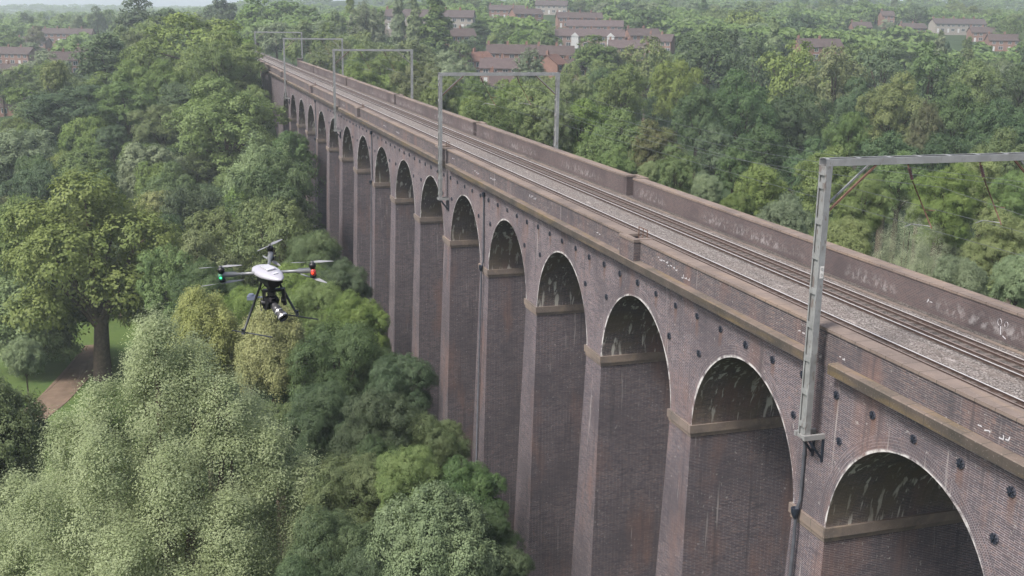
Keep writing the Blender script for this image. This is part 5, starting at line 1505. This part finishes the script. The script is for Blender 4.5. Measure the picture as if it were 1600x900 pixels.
# ------------------------------------------------------------------ drone
def drone():
    loc = DRONE
    g = empty('camera_drone', loc, 'grey three-armed camera drone hovering over the treetops, red and green lamps on its arms', 'drone', None, DRZ)
    shell = simple('drone_shell', (0.36,0.35,0.39), 0.35, 0.1, 0.04, 5)
    carbon = simple('carbon_fibre', (0.035,0.038,0.042), 0.4, 0.0, 0.2, 20)
    armm = simple('drone_arm_grey', (0.17,0.175,0.185), 0.4, 0.3, 0.1, 8)
    black = simple('camera_black', (0.015,0.015,0.018), 0.4, 0.0, 0.2, 20)
    blade = simple('propeller_grey', (0.22,0.22,0.23), 0.5, 0.0, 0.06, 10)
    silver = simple('lens_ring', (0.45,0.45,0.47), 0.3, 0.6, 0.05, 10)
    glass = simple('lens_glass', (0.02,0.02,0.03), 0.08, 0.0, 0.05, 10, spec=0.8)
    def led(nm, c, e):
        t = NT(nm)
        return t.principled(c, 0.4, **{'Emission Color': (*c, 1), 'Emission Strength': e})
    red, green = led('lamp_red', (0.9,0.05,0.02), 1.1), led('lamp_green', (0.05,0.85,0.25), 1.3)
    # body shell: squashed, pointed towards the nose (nose = down-right towards viewer)
    mb = MB(); n = 22; nose = Vector((0.62, -0.78, 0)).normalized(); side = Vector((nose.y, -nose.x, 0))
    rings = [(a_*1.25, b_*.92, c_*.9) for a_, b_, c_ in [(-.20,.03,.02),(-.185,.085,.035),(-.13,.125,.055),(-.04,.150,.068),(.06,.145,.064),(.14,.115,.052),(.21,.075,.036),(.25,.035,.020),(.262,.005,.004)]]
    b = len(mb.v)
    for (d, w, h) in rings:
        for k in range(n):
            a = 2*PI*k/n
            zz = h*math.sin(a); zz = zz if zz > 0 else zz*.75
            mb.v.append(tuple(nose*d + side*(w*math.copysign(abs(math.cos(a))**.8, math.cos(a))) + Vector((0,0,zz + .0))))
    for i in range(len(rings)-1):
        for k in range(n):
            k2 = (k+1) % n
            mb.f.append((b+i*n+k, b+i*n+k2, b+(i+1)*n+k2, b+(i+1)*n+k)); mb.uv.extend([(0,0)]*4); mb.m.append(0)
    mb.f.append(tuple(b+k for k in range(n))[::-1]); mb.uv.extend([(0,0)]*n); mb.m.append(0)
    body = mb.build('body', shell, g, True)
    p = MB()   # seam strip and hatch on the shell
    p.obox(nose*.02 + Vector((0,0,.066)), nose*.09, side*.05, Vector((0,0,.006)))
    p.obox(nose*.19 + Vector((0,0,.045)), nose*.025, side*.03, Vector((0,0,.004)))
    p.build('hatch', simple('hatch_grey', (0.40,0.40,0.43), 0.4), body)
    u = MB(); u.obox(Vector((.02,0,-.075)), nose*.13, side*.09, Vector((0,0,.035))); u.obox(Vector((.03,0,-.135)), nose*.07, side*.06, Vector((0,0,.03)))
    u.build('battery_tray', black, g)
    motors = [((-.49, -.10, .02), green, 'L'), ((.53, -.10, .055), red, 'R'), ((-.07, .55, .045), red, 'B')]
    for i, (m, lm, w) in enumerate(motors):
        m = Vector(m); st = m.normalized()*.11
        a = MB()
        a.tube([st, st.lerp(m, .55), st.lerp(m, .62), m], [.020, .017, .030, .032], 12)
        arm = a.build('arm', armm, g, True)
        h = MB()
        h.lathe(m, [(.0,-.085),(.036,-.08),(.040,-.05),(.030,-.045),(.030,.035),(.040,.04),(.040,.07),(.034,.08),(.012,.085),(.012,.11),(.0,.112)], (0,0,1), 14)
        h.build('motor', black, arm, True)
        l = MB()
        out = m.normalized()
        c = m + Vector((0,-.018,-.02)) + out*.008
        l.lathe(c, [(.0,-.04),(.022,-.034),(.031,-.01),(.031,.015),(.02,.038),(.0,.042)], (0,0,1), 12)
        cover = l.build('motor_cover', simple('cover_'+w, (0.38,0.05,0.04) if lm is red else (0.05,0.16,0.10), 0.4), arm, True)
        e = MB(); e.lathe(m + Vector((.003,-.052,-.018)), [(.0,-.006),(.011,-.004),(.013,.003),(.0,.007)], (0,-1,.15), 10)
        e.build('lamp', lm, cover, True)
        for z, ang in ((.098, (0.15, 0.05, 1.1)[i]), (-.095, (0.4, 2.4, 2.2)[i])):
            pr = MB()
            for sgn in (1, -1):
                d = Vector((math.cos(ang), math.sin(ang), 0))*sgn; q = Vector((-d.y, d.x, 0))
                secs = [(.0,.010,.0),(.03,.016,.12),(.08,.026,.10),(.14,.022,.06),(.20,.016,.03),(.235,.005,.02)]
                for s0, s1 in zip(secs, secs[1:]):
                    pts = []
                    for (r, w2, tw) in (s0, s1):
                        pts.append(m + d*r + q*w2 + Vector((0,0,z + w2*tw*3)))
                        pts.append(m + d*r - q*w2*.6 + Vector((0,0,z - w2*tw*2)))
                    pr.face([pts[0], pts[1], pts[3], pts[2]]); 
                    dz = Vector((0,0,-.003)); pr.face([pts[2]+dz, pts[3]+dz, pts[1]+dz, pts[0]+dz])
            pr.lathe(m + Vector((0,0,z)), [(.0,-.008),(.016,-.006),(.016,.008),(.0,.010)], (0,0,1), 10)
            pr.build('propeller', blade, arm)
    # landing gear
    for leg, sk in ((((-.06,.02,-.07), (-.35,.0,-.73)), ((-.50,.10,-.735), (.0,-.10,-.745))), (((.06,.10,-.08), (.24,.22,-.60)), ((.02,.28,-.61), (.50,.10,-.62)))):
        t = MB(); t.tube(leg, .014, 10); t.tube([Vector(leg[1]) + Vector((0,0,.05)), Vector(leg[1]) - Vector((0,0,.01))], .02, 10)
        lg = t.build('landing_leg', carbon, g, True)
        MB().tube(sk, .009, 8).build('skid', carbon, lg, True)
    # gimbal, camera and lens
    gm = MB()
    gm.tube([(.02,.0,-.15),(.02,.0,-.20)], .045, 12); gm.bar((-.05,0,-.215), (.15,.03,-.215), .05, .03)
    gm.bar((-.06,.0,-.20), (-.075,.0,-.42), .05, .03, (1,0,0)); gm.bar((.15,.03,-.20), (.155,.03,-.40), .05, .035, (1,0,0))
    gm.tube([(-.10,0,-.36),(-.05,0,-.36)], .035, 12); gm.tube([(.17,.03,-.34),(.12,.03,-.34)], .038, 12)
    gm.box(-.02,.06,-.03,.03,-.27,-.235)
    gimbal = gm.build('gimbal', black, g)
    ld = Vector((.62,-.60,-.52)).normalized(); up = Vector((0,0,1)); sd = ld.cross(up).normalized(); u3 = sd.cross(ld)
    cb = MB(); cc = Vector((.0,.02,-.36))
    cb.obox(cc, ld*.045, sd*.075, u3*.055); cb.obox(cc + u3*.068, ld*.03, sd*.03, u3*.014); cb.obox(cc - ld*.02 - u3*.09, ld*.03, sd*.05, u3*.03)
    cb.obox(cc - ld*.055 + sd*.03, ld*.012, sd*.03, u3*.04)
    cam = cb.build('camera', black, g)
    ln = MB(); ln.lathe(cc + ld*.045, [(.045,0),(.045,.05),(.050,.055),(.050,.10),(.046,.105),(.046,.15),(.056,.165),(.056,.225),(.050,.225),(.046,.20)], ld, 20)
    lens = ln.build('lens', simple('lens_barrel', (0.06,0.06,0.065), 0.35, 0.2, 0.1, 10), cam, True)
    r = MB(); r.lathe(cc + ld*.045, [(.0505,.108),(.0505,.125)], ld, 20); r.lathe(cc + ld*.045, [(.057,.19),(.057,.21)], ld, 20); r.build('lens_ring', silver, cam, True)
    gl = MB(); gl.lathe(cc + ld*.245, [(.0,.012),(.03,.006),(.046,-.004)], ld, 18); gl.build('lens_glass', glass, cam, True)
    a = MB(); a.obox((-.225,.05,-.315), (.045,.0,.0), (0,.03,0), (0,0,.022)); a.bar((-.19,.05,-.315), (-.09,.02,-.30), .015, .015); a.lathe((-.225,.05,-.293), [(.035,0),(.03,.02),(0,.024)], (0,0,1), 12)
    a.build('antenna_pod', simple('pod_blue_grey', (0.22,0.24,0.32), 0.4), g)
    cbl = MB(); cbl.tube([(-.10,.0,-.30),(-.12,.01,-.38),(-.115,.0,-.46)], .006, 6); cbl.tube([(-.03,.0,-.14),(-.10,.02,-.20),(-.06,.02,-.30)], .006, 6)
    cbl.build('cable', black, gimbal, True)
    g.rotation_euler = (math.radians(7), math.radians(-2), DRZ)
    return g
drone()

# ------------------------------------------------------------------ houses
WALLM = {'r': simple('house_brick', (0.20,0.115,0.090), 0.9, 0, 0.15, 0.6), 'c': simple('house_cream', (0.25,0.225,0.20), 0.9, 0, 0.08, 0.5), 'w': simple('house_brown_brick', (0.21,0.145,0.125), 0.9, 0, 0.12, 0.5)}
ROOFM = {'r': simple('roof_tile_brown', (0.066,0.048,0.045), 0.9, 0, 0.2, 0.8), 'c': simple('roof_tile_grey', (0.068,0.054,0.053), 0.9, 0, 0.2, 0.8), 'w': simple('roof_tile_mauve', (0.080,0.058,0.057), 0.9, 0, 0.2, 0.8)}
M['redroof'] = simple('roof_tile_red', (0.125,0.065,0.050), 0.9, 0, 0.2, 0.8)
M['upvc'] = simple('white_frame', (0.46,0.46,0.46), 0.5, 0, 0.03, 2)
M['pane'] = simple('window_glass', (0.05,0.06,0.07), 0.15, 0, 0.1, 1, spec=0.6)
for (hx, hy, zr, L, W, yaw, st, lab) in HOUSES:
    red = 'red roof' in lab or 'red-brown hipped' in lab
    h = empty('terraced_house' if L > 14 else 'house', (hx, hy, zr-7.4), lab, 'house', 'brick houses among the trees', math.radians(yaw))
    e = 4.8; rz = 7.4; w2 = W/2
    mb = MB()
    mb.box(-L/2, L/2, -w2, w2, -3.0, e, 0, '+z-z')
    for sx in (-1, 1):
        f = [(sx*L/2,-w2,e),(sx*L/2,w2,e),(sx*L/2,0,rz-.12)]; mb.face(f if sx > 0 else f[::-1])
    mb.build('wall', WALLM[st], h)
    rf = MB(); ov = .35
    for s in (-1, 1):
        a = Vector((-L/2-ov, s*(w2+ov), e-.18)); b = Vector((L/2+ov, s*(w2+ov), e-.18)); c = Vector((L/2+ov, 0, rz)); d = Vector((-L/2-ov, 0, rz))
        t = Vector((0,0,-.14))
        f = [a, b, c, d]; rf.face(f if s < 0 else f[::-1]); f2 = [a+t, b+t, c+t, d+t]; rf.face(f2[::-1] if s < 0 else f2)
        rf.face([a, b, b+t, a+t]); rf.face([a, d, d+t, a+t]); rf.face([b, c, c+t, b+t])
    roof = rf.build('roof', M['redroof'] if red else ROOFM[st], h)
    nb = max(1, int(round(L/6)))
    for i in range(nb):
        xc = -L/2 + L*(i+.5)/nb
        MB().box(xc+L/nb*.38, xc+L/nb*.38+.7, -.35, .35, rz-.5, rz+.9).box(xc+L/nb*.38+.08, xc+L/nb*.38+.3, -.12, .12, rz+.902, rz+1.2).build('chimney', WALLM['r' if st != 'c' else 'r'], roof)
        for s in (-1, 1):
            for (wx, wz, ww, wh) in ((-L/nb*.25, 3.1, 1.3, 1.15), (L/nb*.2, 3.1, 1.3, 1.15), (-L/nb*.25, .8, 1.7, 1.3)):
                y = s*(w2+.02)
                fr = MB().box(xc+wx-ww/2-.1, xc+wx+ww/2+.1, min(y, s*(w2-.05)), max(y, s*(w2-.05)), wz-.1, wz+wh+.1).box(xc+wx-.04, xc+wx+.04, min(y+s*.03, y+s*.002), max(y+s*.03, y+s*.002), wz, wz+wh).build('window', M['upvc'], h)
                for q in (-1, 1):
                    x0, x1 = sorted((xc+wx+q*.05, xc+wx+q*ww/2))
                    MB().box(x0, x1, min(y+s*.002, y+s*.015), max(y+s*.002, y+s*.015), wz, wz+wh).build('pane', M['pane'], fr)
            y = s*(w2+.02)
            dr = MB().box(xc+L/nb*.2-.5, xc+L/nb*.2+.5, min(y, s*(w2-.03)), max(y, s*(w2-.03)), 0, 2.1).build('door', M['upvc'], h)
    if st == 'w' and 'bays' in lab:
        for xx in (-L*.30, L*.22):
            b = MB().box(xx-1.4, xx+1.4, -w2-1.0, -w2-.03, -.5, e-.3).box(xx-1.4, xx+1.4, w2+.03, w2+1.0, -.5, e-.3)
            for s in (-1, 1):
                y0 = s*(w2+1.15)
                b.face([(xx-1.7,y0,e-.3),(xx+1.7,y0,e-.3),(xx,y0,e+1.2)]); b.face([(xx-1.7,y0,e-.3),(xx,y0,e+1.2),(xx,0.5*s*w2,e+1.2),(xx-1.7,.8*s*w2,e-.3)]); b.face([(xx+1.7,y0,e-.3),(xx,y0,e+1.2),(xx,0.5*s*w2,e+1.2),(xx+1.7,.8*s*w2,e-.3)])
            b.build('bay', M['upvc'], h)
# ------------------------------------------------------------------ trees
def quads_mesh(name, C, N, size, mat, rng, aspect=0.62):
    """C leaf centres, N leaf normals -> diamond leaves, one mesh"""
    n = len(C)
    N = N/np.maximum(np.linalg.norm(N, axis=1, keepdims=True), 1e-6)
    R = rng.normal(size=(n, 3)); T = np.cross(N, R); T /= np.maximum(np.linalg.norm(T, axis=1, keepdims=True), 1e-6)
    B = np.cross(N, T)
    s = (size*rng.uniform(0.6, 1.35, n))[:, None]
    fold = N*s*0.18
    V = np.stack([C - T*s*.5, C + B*s*aspect*.5 + fold*0, C + T*s*.5 - fold, C - B*s*aspect*.5], 1).reshape(-1, 3).astype(np.float32)
    me = D.meshes.new(name)
    me.vertices.add(n*4); me.vertices.foreach_set('co', V.ravel())
    me.loops.add(n*4); me.loops.foreach_set('vertex_index', np.arange(n*4, dtype=np.int32))
    me.polygons.add(n); me.polygons.foreach_set('loop_start', np.arange(0, n*4, 4, dtype=np.int32))
    me.materials.append(mat); me.update(calc_edges=True)
    return me
def unit(v): return v/np.maximum(np.linalg.norm(v, axis=-1, keepdims=True), 1e-6)

def make_crown(kind, H, R, lod, seed):
    """returns leaf centres, normals, leaf size, bough centres"""
    rng = np.random.default_rng(seed)
    # lod 0 close, 1 mid, 2 far
    nb = {0: 17, 1: 13, 2: 8}[lod]; nc = {0: 90, 1: 52, 2: 30}[lod]; nl = {0: 78, 1: 44, 2: 20}[lod]
    size = {0: .185, 1: .31, 2: .55}[lod]
    if kind == 'plume' and lod == 0: nc, nl = 62, 128
    boughs = []
    if kind in ('oak', 'round', 'bush'):
        z0 = {'oak': .10, 'round': .08, 'bush': .02}[kind]*H
        cz = (H + z0)/2; rz = (H - z0)/2
        for i in range(nb):
            # spread over the envelope with golden angle
            t = (i + .5)/nb
            zz = 1 - 1.9*t + rng.uniform(-.08, .08); zz = max(-.8, min(.96, zz)); a = i*2.399963 + rng.uniform(-.3, .3)
            rr = math.sqrt(max(0, 1 - zz*zz))
            k = rng.uniform(.50, .72) if kind != 'oak' else rng.uniform(.50, .80)
            c = np.array([R*k*rr*math.cos(a), R*k*rr*math.sin(a), cz + rz*k*zz])
            br = R*(rng.uniform(.30, .46) if kind != 'oak' else rng.uniform(.26, .44))
            boughs.append((c, np.array([br, br, br*(.95 if kind != 'oak' else .78)])))
        boughs.append((np.array([0, 0, cz]), np.array([R*.62, R*.62, rz*.66])))
    elif kind == 'plume' and lod == 0 and seed < 100:
        # several upright plumes of different height, the tallest in the middle
        for sx_, dz, dd, br in ((0,0,0,1.5),(-1.0,-2.2,1.2,1.5),(1.6,-1.6,.4,1.6),(-2.7,-3.6,0,1.5),(3.2,-3.2,-.2,1.8),(-4.6,-5.4,.2,1.5),(5.0,-5.4,0,1.8),(-6.8,-8.4,-.4,1.7),(6.6,-7.6,.2,1.7),
                                (-1.6,-5.0,-3.2,1.9),(1.4,-5.6,-3.4,1.9),(4.0,-7.8,-3.6,1.9),(-4.4,-7.6,-3.4,2.0),(0,-8.6,-5.4,2.0),(-6.8,-10,-3.0,1.9),(6.8,-11,-2.4,1.8),(2.6,-10.5,-5.6,1.9),(-2.8,-10.5,-5.6,1.9),(0,-3,3.5,1.7),(3.4,-5.5,3.2,1.7),(-3.2,-7.4,2.6,1.5)):
            X_, Y_ = -.304*sx_ + .952*dd, -.953*sx_ - .304*dd
            t_ = H + dz
            boughs.append((np.array([X_, Y_, t_ - 2.3]), np.array([br*.62, br*.62, 2.4])))
            boughs.append((np.array([X_*1.02, Y_*1.02, t_ - 5.2]), np.array([br*1.0, br*1.0, 3.2])))
            boughs.append((np.array([X_*1.06, Y_*1.06, t_ - 9.4]), np.array([br*1.12, br*1.12, 3.6])))
    elif kind == 'plume':
        for i in range(nb):
            a = i*2.399963 + rng.uniform(-.3, .3); rr = R*.74*math.sqrt((i + .2)/nb)
            top = H*(1 - .42*(rr/R)**1.6)*rng.uniform(.88, 1.0)
            L = top*rng.uniform(.30, .42); br = R*rng.uniform(.24, .34)
            boughs.append((np.array([rr*math.cos(a), rr*math.sin(a), top - L]), np.array([br, br, L])))
            boughs.append((np.array([rr*1.12*math.cos(a+.3), rr*1.12*math.sin(a+.3), top - L*1.9]), np.array([br*1.15, br*1.15, L*.9])))
    elif kind == 'weep':
        for i in range(nb):
            t = (i + .5)/nb; zz = 1 - 1.3*t; a = i*2.399963; rr = math.sqrt(max(0, 1 - zz*zz))
            k = rng.uniform(.5, .72)
            boughs.append((np.array([R*k*rr*math.cos(a), R*k*rr*math.sin(a), H*.56 + H*.34*k*zz*1.2]), np.array([R*.34, R*.34, H*.26])))
    elif kind == 'column':
        for i in range(nb+4):
            t = (i + .5)/(nb+4); z = H*(.10 + .82*t); br = R*(1.0 if t < .55 else 1 - .85*(t-.55)/.45)
            a = i*2.4
            boughs.append((np.array([R*.25*math.cos(a), R*.25*math.sin(a), z]), np.array([br*.85, br*.85, H*.10])))
    Cs, Ns = [], []
    for c, br in boughs:
        m = nc if br[0] < R*.6 else nc*2
        d = unit(rng.normal(size=(m, 3)))
        d[:, 2] = np.where(d[:, 2] < -.35, -d[:, 2], d[:, 2]); d = unit(d)
        cc = c + d*br*rng.uniform(.80, 1.06, (m, 1))
        cr = np.clip(br[0]*rng.uniform(.13, .30, m), .28, 1.0 if lod < 2 else 1.3)
        # leaves on domed clumps
        e = unit(rng.normal(size=(m, nl, 3)) + d[:, None, :]*.55 + np.array([0, 0, .55]))
        rad = cr[:, None, None]*rng.uniform(.45, 1.10, (m, nl, 1))**.6
        fl = np.array([1, 1, .78]) if kind in ('oak', 'round', 'bush') else np.array([.85, .85, 1.35])
        if kind == 'weep': fl = np.array([.9, .9, 1.2])
        p = cc[:, None, :] + e*rad*fl + rng.normal(size=(m, nl, 3))*({0: .13, 1: .16, 2: .22}[lod] if kind not in ('plume', 'weep') else .24)
        nn = e*(.6 if kind != 'plume' else .4) + d[:, None, :]*.8 + np.array([0, 0, .40]) + rng.normal(size=(m, nl, 3))*(.27 if kind != 'plume' else .18)
        Cs.append(p.reshape(-1, 3)); Ns.append(nn.reshape(-1, 3))
        # inner fill so that the crown is not see-through
        k = int(m*nl*.16)
        p2 = c + unit(rng.normal(size=(k, 3)))*br*rng.uniform(.1, .8, (k, 1))
        Cs.append(p2); Ns.append(rng.normal(size=(k, 3)))
    C = np.concatenate(Cs); N = np.concatenate(Ns)
    ok = C[:, 2] > .03*H
    return C[ok], N[ok], size, boughs, rng

def trunk_mesh(name, kind, H, R, boughs, lod, seed, deep=False):
    rr = random.Random(seed)
    mb = MB(); n = {0: 9, 1: 7, 2: 5}[lod]
    r0 = H*.021 + .10 if kind != 'bush' else .12
    if kind == 'oak': r0 *= 1.45
    fork = {'oak': .26, 'round': .26, 'plume': .12, 'weep': .3, 'column': .2, 'bush': .08}[kind]*H
    w = [rr.uniform(-.25, .25) for _ in range(6)]
    mb.tube([(0,0,-1.2 if not deep else -H*1.3),(0,0,0),(w[0]*.4,w[1]*.4,fork*.5),(w[0],w[1],fork),(w[2],w[3],H*.55),(w[4],w[5],H*.84)], [r0*1.5,r0*1.25,r0,r0*.88,r0*.45,r0*.10], n)
    if lod < 2 or kind == 'oak':
        for i, (c, br) in enumerate(boughs[:14 if lod == 0 else 9]):
            if kind == 'column': break
            a = Vector((w[0], w[1], fork*rr.uniform(.9, 1.35))); b = Vector(c)
            if b.z < a.z: a.z = b.z*.8
            mid = a.lerp(b, .5) + Vector((0,0, -.05*H if kind in ('plume',) else .02*H))
            mb.tube([a, mid, b, b + Vector((0,0,br[2]*.55)) if kind == 'plume' else b.lerp(Vector((b.x*1.25,b.y*1.25,b.z+.6)), .8)], [r0*.5, r0*.33, r0*.17, r0*.05], max(4, n-3), cap=False)
    o = mb.build(name, M['bark'], None, True)
    me = o.data; D.objects.remove(o)
    return me

PROTO = {}
def proto(kind, lod, var):
    key = (kind, lod, var)
    if key not in PROTO:
        H, R = {'oak': (18., 8.), 'round': (16., 6.), 'bush': (7., 4.), 'plume': (22., 7.), 'weep': (14., 5.), 'column': (20., 2.4)}[kind]
        if lod == 0 and kind == 'plume': H, R = 26., 8.5
        C, N, size, boughs, rng = make_crown(kind, H, R, lod, 100*var + 7*lod + len(kind))
        if kind == 'bush': size *= .75
        if lod == 0 and kind == 'plume': size = .095
        PROTO[key] = (H, R, C, N, size, (trunk_mesh('trunk', kind, H, R, boughs, lod, var), trunk_mesh('trunk', kind, H, R, boughs, lod, var, True)), rng, {})
    return PROTO[key]
NAME = {'oak': 'broadleaf_tree', 'round': 'round_tree', 'bush': 'shrub', 'plume': 'willow_tree', 'weep': 'weeping_willow', 'column': 'poplar_tree'}
CAT = {'oak': 'tree', 'round': 'tree', 'bush': 'shrub', 'plume': 'willow', 'weep': 'willow', 'column': 'poplar'}
TONE = {'s': 'pale sage', 'w': 'silvery grey-green', 'p': 'grey-green', 'g': 'mid-green', 'b': 'bright green', 'd': 'dark green', 'o': 'olive-green', 'y': 'yellow-green', 'r': 'brownish'}
FORM = {'oak': 'broad tree', 'round': 'rounded tree', 'bush': 'low shrub', 'plume': 'feathery tree', 'weep': 'weeping tree', 'column': 'slim poplar'}
CX, CY = -19.7, 29.46
rows = []
for (x, y, h, w, kind, tone, zi, u, lab) in TREES:
    dist = math.hypot(x-CX, y-CY)
    left = u < 440
    if dist < 110: band = 0
    elif dist < 175: band = 1
    elif dist < 260: band = 2
    elif dist < 420: band = 3
    else: band = 4
    side = 'left' if y > 0 else 'right'
    place = {('left',0): 'close below the left side of the viaduct', ('left',1): 'in the valley wood left of the viaduct', ('left',2): 'on the left slope by the far arches',
             ('left',3): 'on the wooded hill at upper left', ('left',4): 'on the far skyline at left',
             ('right',0): 'just beyond the far parapet', ('right',1): 'in the wood behind the far parapet', ('right',2): 'in the dark tree belt on the right',
             ('right',3): 'behind the tree belt towards the houses', ('right',4): 'on the far hillside at right'}[(side, band)]
    rows.append([x, y, h, w, kind, tone, zi, u, lab, dist, (tone, kind, side, band), place])
ORD = ['first','second','third','fourth','fifth','sixth','seventh','eighth','ninth','tenth','eleventh','twelfth','thirteenth','fourteenth','fifteenth','sixteenth','seventeenth','eighteenth','nineteenth','twentieth']
from collections import defaultdict
cls = defaultdict(list)
for r in rows:
    if not r[8]: cls[r[10]].append(r)
for key, L in cls.items():
    L.sort(key=lambda r: r[7])
    for i, r in enumerate(L):
        base = '%s %s' % (TONE[r[5]], FORM[r[4]])
        if len(L) == 1: r[8] = 'the only %s %s' % (base, r[11])
        elif i == 0: r[8] = 'leftmost %s %s' % (base, r[11])
        elif i == len(L)-1: r[8] = 'rightmost %s %s' % (base, r[11])
        else: r[8] = '%s %s from the left, %s' % (ORD[i] if i < 20 else str(i+1)+'th', base, r[11])
GRP = {0: 'trees close to the viaduct', 1: 'trees in the valley wood', 2: 'trees on the valley sides', 3: 'trees on the wooded hill and among the houses', 4: 'trees on the far hillside'}
rt = random.Random(21)
used = defaultdict(int)
for (x, y, h, w, kind, tone, zi, u, lab, dist, key, place) in rows:
    lod = 0 if dist < 118 else (1 if dist < 260 else 2)
    nv = {0: 2, 1: 3, 2: 3}[lod]
    used[(kind, lod)] += 1; var = used[(kind, lod)] % nv
    if kind in ('column', 'weep'): var = 0
    if kind == 'plume' and lod == 0: var = 0 if 'nearest tree at the bottom left' in lab else 1
    H, R, C, N, size, tm, rng, cm = proto(kind, lod, var)
    if tone not in cm: cm[tone] = quads_mesh('crown', C, N, size, LEAF[tone], rng)
    t = D.objects.new(NAME[kind], None); COL.objects.link(t)
    t.location = (x, y, gz(x, y)); t.rotation_euler = (0, 0, rt.uniform(0, 6.28))
    if 'nearest tree at the bottom left' in lab: t.rotation_euler = (0, 0, 0)
    sx = (w/2)/R; lim = {'oak': 1.3, 'round': 1.35, 'bush': 1.3, 'plume': 1.35, 'weep': 1.3, 'column': 9}[kind]
    cz = min(h/H, sx*lim); off = h - H*cz
    tag(t, lab, CAT[kind], GRP[key[3]])
    for nm, me in (('trunk', tm[1 if off > 1.0 else 0]), ('crown', cm[tone])):
        c = link(D.objects.new(nm, me), t); c.scale = (sx, sx, cz); c.location = (0, 0, off)
# far-off woodland that reads as one mass
def far_wood():
    rng = np.random.default_rng(5)
    C0, N0, size, b, r_ = make_crown('round', 14., 7., 2, 77)
    sel = rng.permutation(len(C0))[:620]; C0, N0 = C0[sel], N0[sel]
    Cs, Ns = [], []
    HA = [(math.atan2(h[1]-CY, h[0]-CX), math.hypot(h[0]-CX, h[1]-CY), (h[3]/2+3)/math.hypot(h[0]-CX, h[1]-CY), (h[2]-2.8-12.9)/math.hypot(h[0]-CX, h[1]-CY)) for h in HOUSES]
    n = 0
    while n < 3600:
        d = 430 + 3800*rng.random()**2.0; a = rng.uniform(-0.86, 0.16)
        x, y = CX + d*math.cos(a), CY + d*math.sin(a); ta = (gz(x, y) + 10.5 - 12.9)/d
        if any(abs(a-ha) < hw_ + 7/d and d < hd + 12 and (ta > tb or abs(d-hd) < 12) for ha, hd, hw_, tb in HA): continue
        if d < 900 and abs(y) < 12: continue
        s = rng.uniform(.6, 1.15)*(1 + (d-430)/2600)
        Cs.append(C0*np.array([s*1.35, s*1.35, .65 + .2*s]) + np.array([x, y, gz(x, y)])); Ns.append(N0)
        n += 1
    me = quads_mesh('distant_woodland', np.concatenate(Cs), np.concatenate(Ns), 1.9, LEAF['g'], rng)
    tag(link(D.objects.new('distant_woodland', me)), 'hazy mass of distant treetops along the horizon', 'woodland', kind='stuff')
far_wood()

# ------------------------------------------------------------------ camera, light, air
F = Vector((0.92386008, -0.29832017, -0.23976576)); Rv = Vector((-0.3037763, -0.95262887, 0.01477111)); Uv = Vector((0.23281431, -0.05918872, 0.97071839))
cam = D.cameras.new('camera'); co = D.objects.new('camera', cam); COL.objects.link(co)
mw = Matrix((( Rv.x, Uv.x, -F.x, -19.7053), (Rv.y, Uv.y, -F.y, 29.457), (Rv.z, Uv.z, -F.z, 12.9172), (0, 0, 0, 1)))
co.matrix_world = mw
cam.sensor_fit = 'HORIZONTAL'; cam.sensor_width = 36.0; cam.lens = 36.0*1740.643/1600.0
cam.clip_start = 0.1; cam.clip_end = 20000
SCN.camera = co
SUN_EL, SUN_AZ = math.radians(52), math.radians(112)   # azimuth measured from +x towards +y
sd = Vector((math.cos(SUN_EL)*math.cos(SUN_AZ), math.cos(SUN_EL)*math.sin(SUN_AZ), math.sin(SUN_EL)))
su = D.lights.new('sun', 'SUN'); su.energy = SUN_E; su.angle = math.radians(12); su.color = (1.0, 0.96, 0.90)
so = D.objects.new('sun', su); COL.objects.link(so); so.rotation_euler = sd.to_track_quat('Z', 'Y').to_euler()
w = D.worlds.new('World'); SCN.world = w; w.use_nodes = True
nt = w.node_tree; bg = nt.nodes['Background']
sky = nt.nodes.new('ShaderNodeTexSky'); sky.sky_type = 'NISHITA'; sky.sun_disc = False
sky.sun_elevation = SUN_EL; sky.sun_rotation = math.radians(90) - SUN_AZ
sky.air_density = 1.0; sky.dust_density = 4.0; sky.ozone_density = 1.0
hs = nt.nodes.new('ShaderNodeHueSaturation'); hs.inputs['Saturation'].default_value = SKY_SAT
nt.links.new(sky.outputs[0], hs.inputs['Color']); nt.links.new(hs.outputs[0], bg.inputs['Color'])
bg.inputs['Strength'].default_value = SKY_S
hz = MB().box(-900, 6300, -3200, 3200, -62, 90)
ho = hz.build('haze', D.materials.new('haze_air'))
tag(ho, 'thin milky summer haze filling the valley', 'haze', kind='stuff')
hm = ho.data.materials[0]; hm.use_nodes = True; hn = hm.node_tree; hn.nodes.clear()
ou = hn.nodes.new('ShaderNodeOutputMaterial'); pv = hn.nodes.new('ShaderNodeVolumePrincipled')
pv.inputs['Color'].default_value = HAZE_COL; pv.inputs['Density'].default_value = HAZE_D; pv.inputs['Anisotropy'].default_value = 0.2
hn.links.new(pv.outputs[0], ou.inputs['Volume'])
SCN.view_settings.view_transform = 'Standard'; SCN.view_settings.look = 'None'; SCN.view_settings.gamma = 1.0
SCN.view_settings.exposure = EXPO
cy = SCN.cycles
cy.max_bounces = 5; cy.diffuse_bounces = 3; cy.glossy_bounces = 2; cy.transmission_bounces = 3; cy.transparent_max_bounces = 6; cy.volume_bounces = 2
cy.use_denoising = True
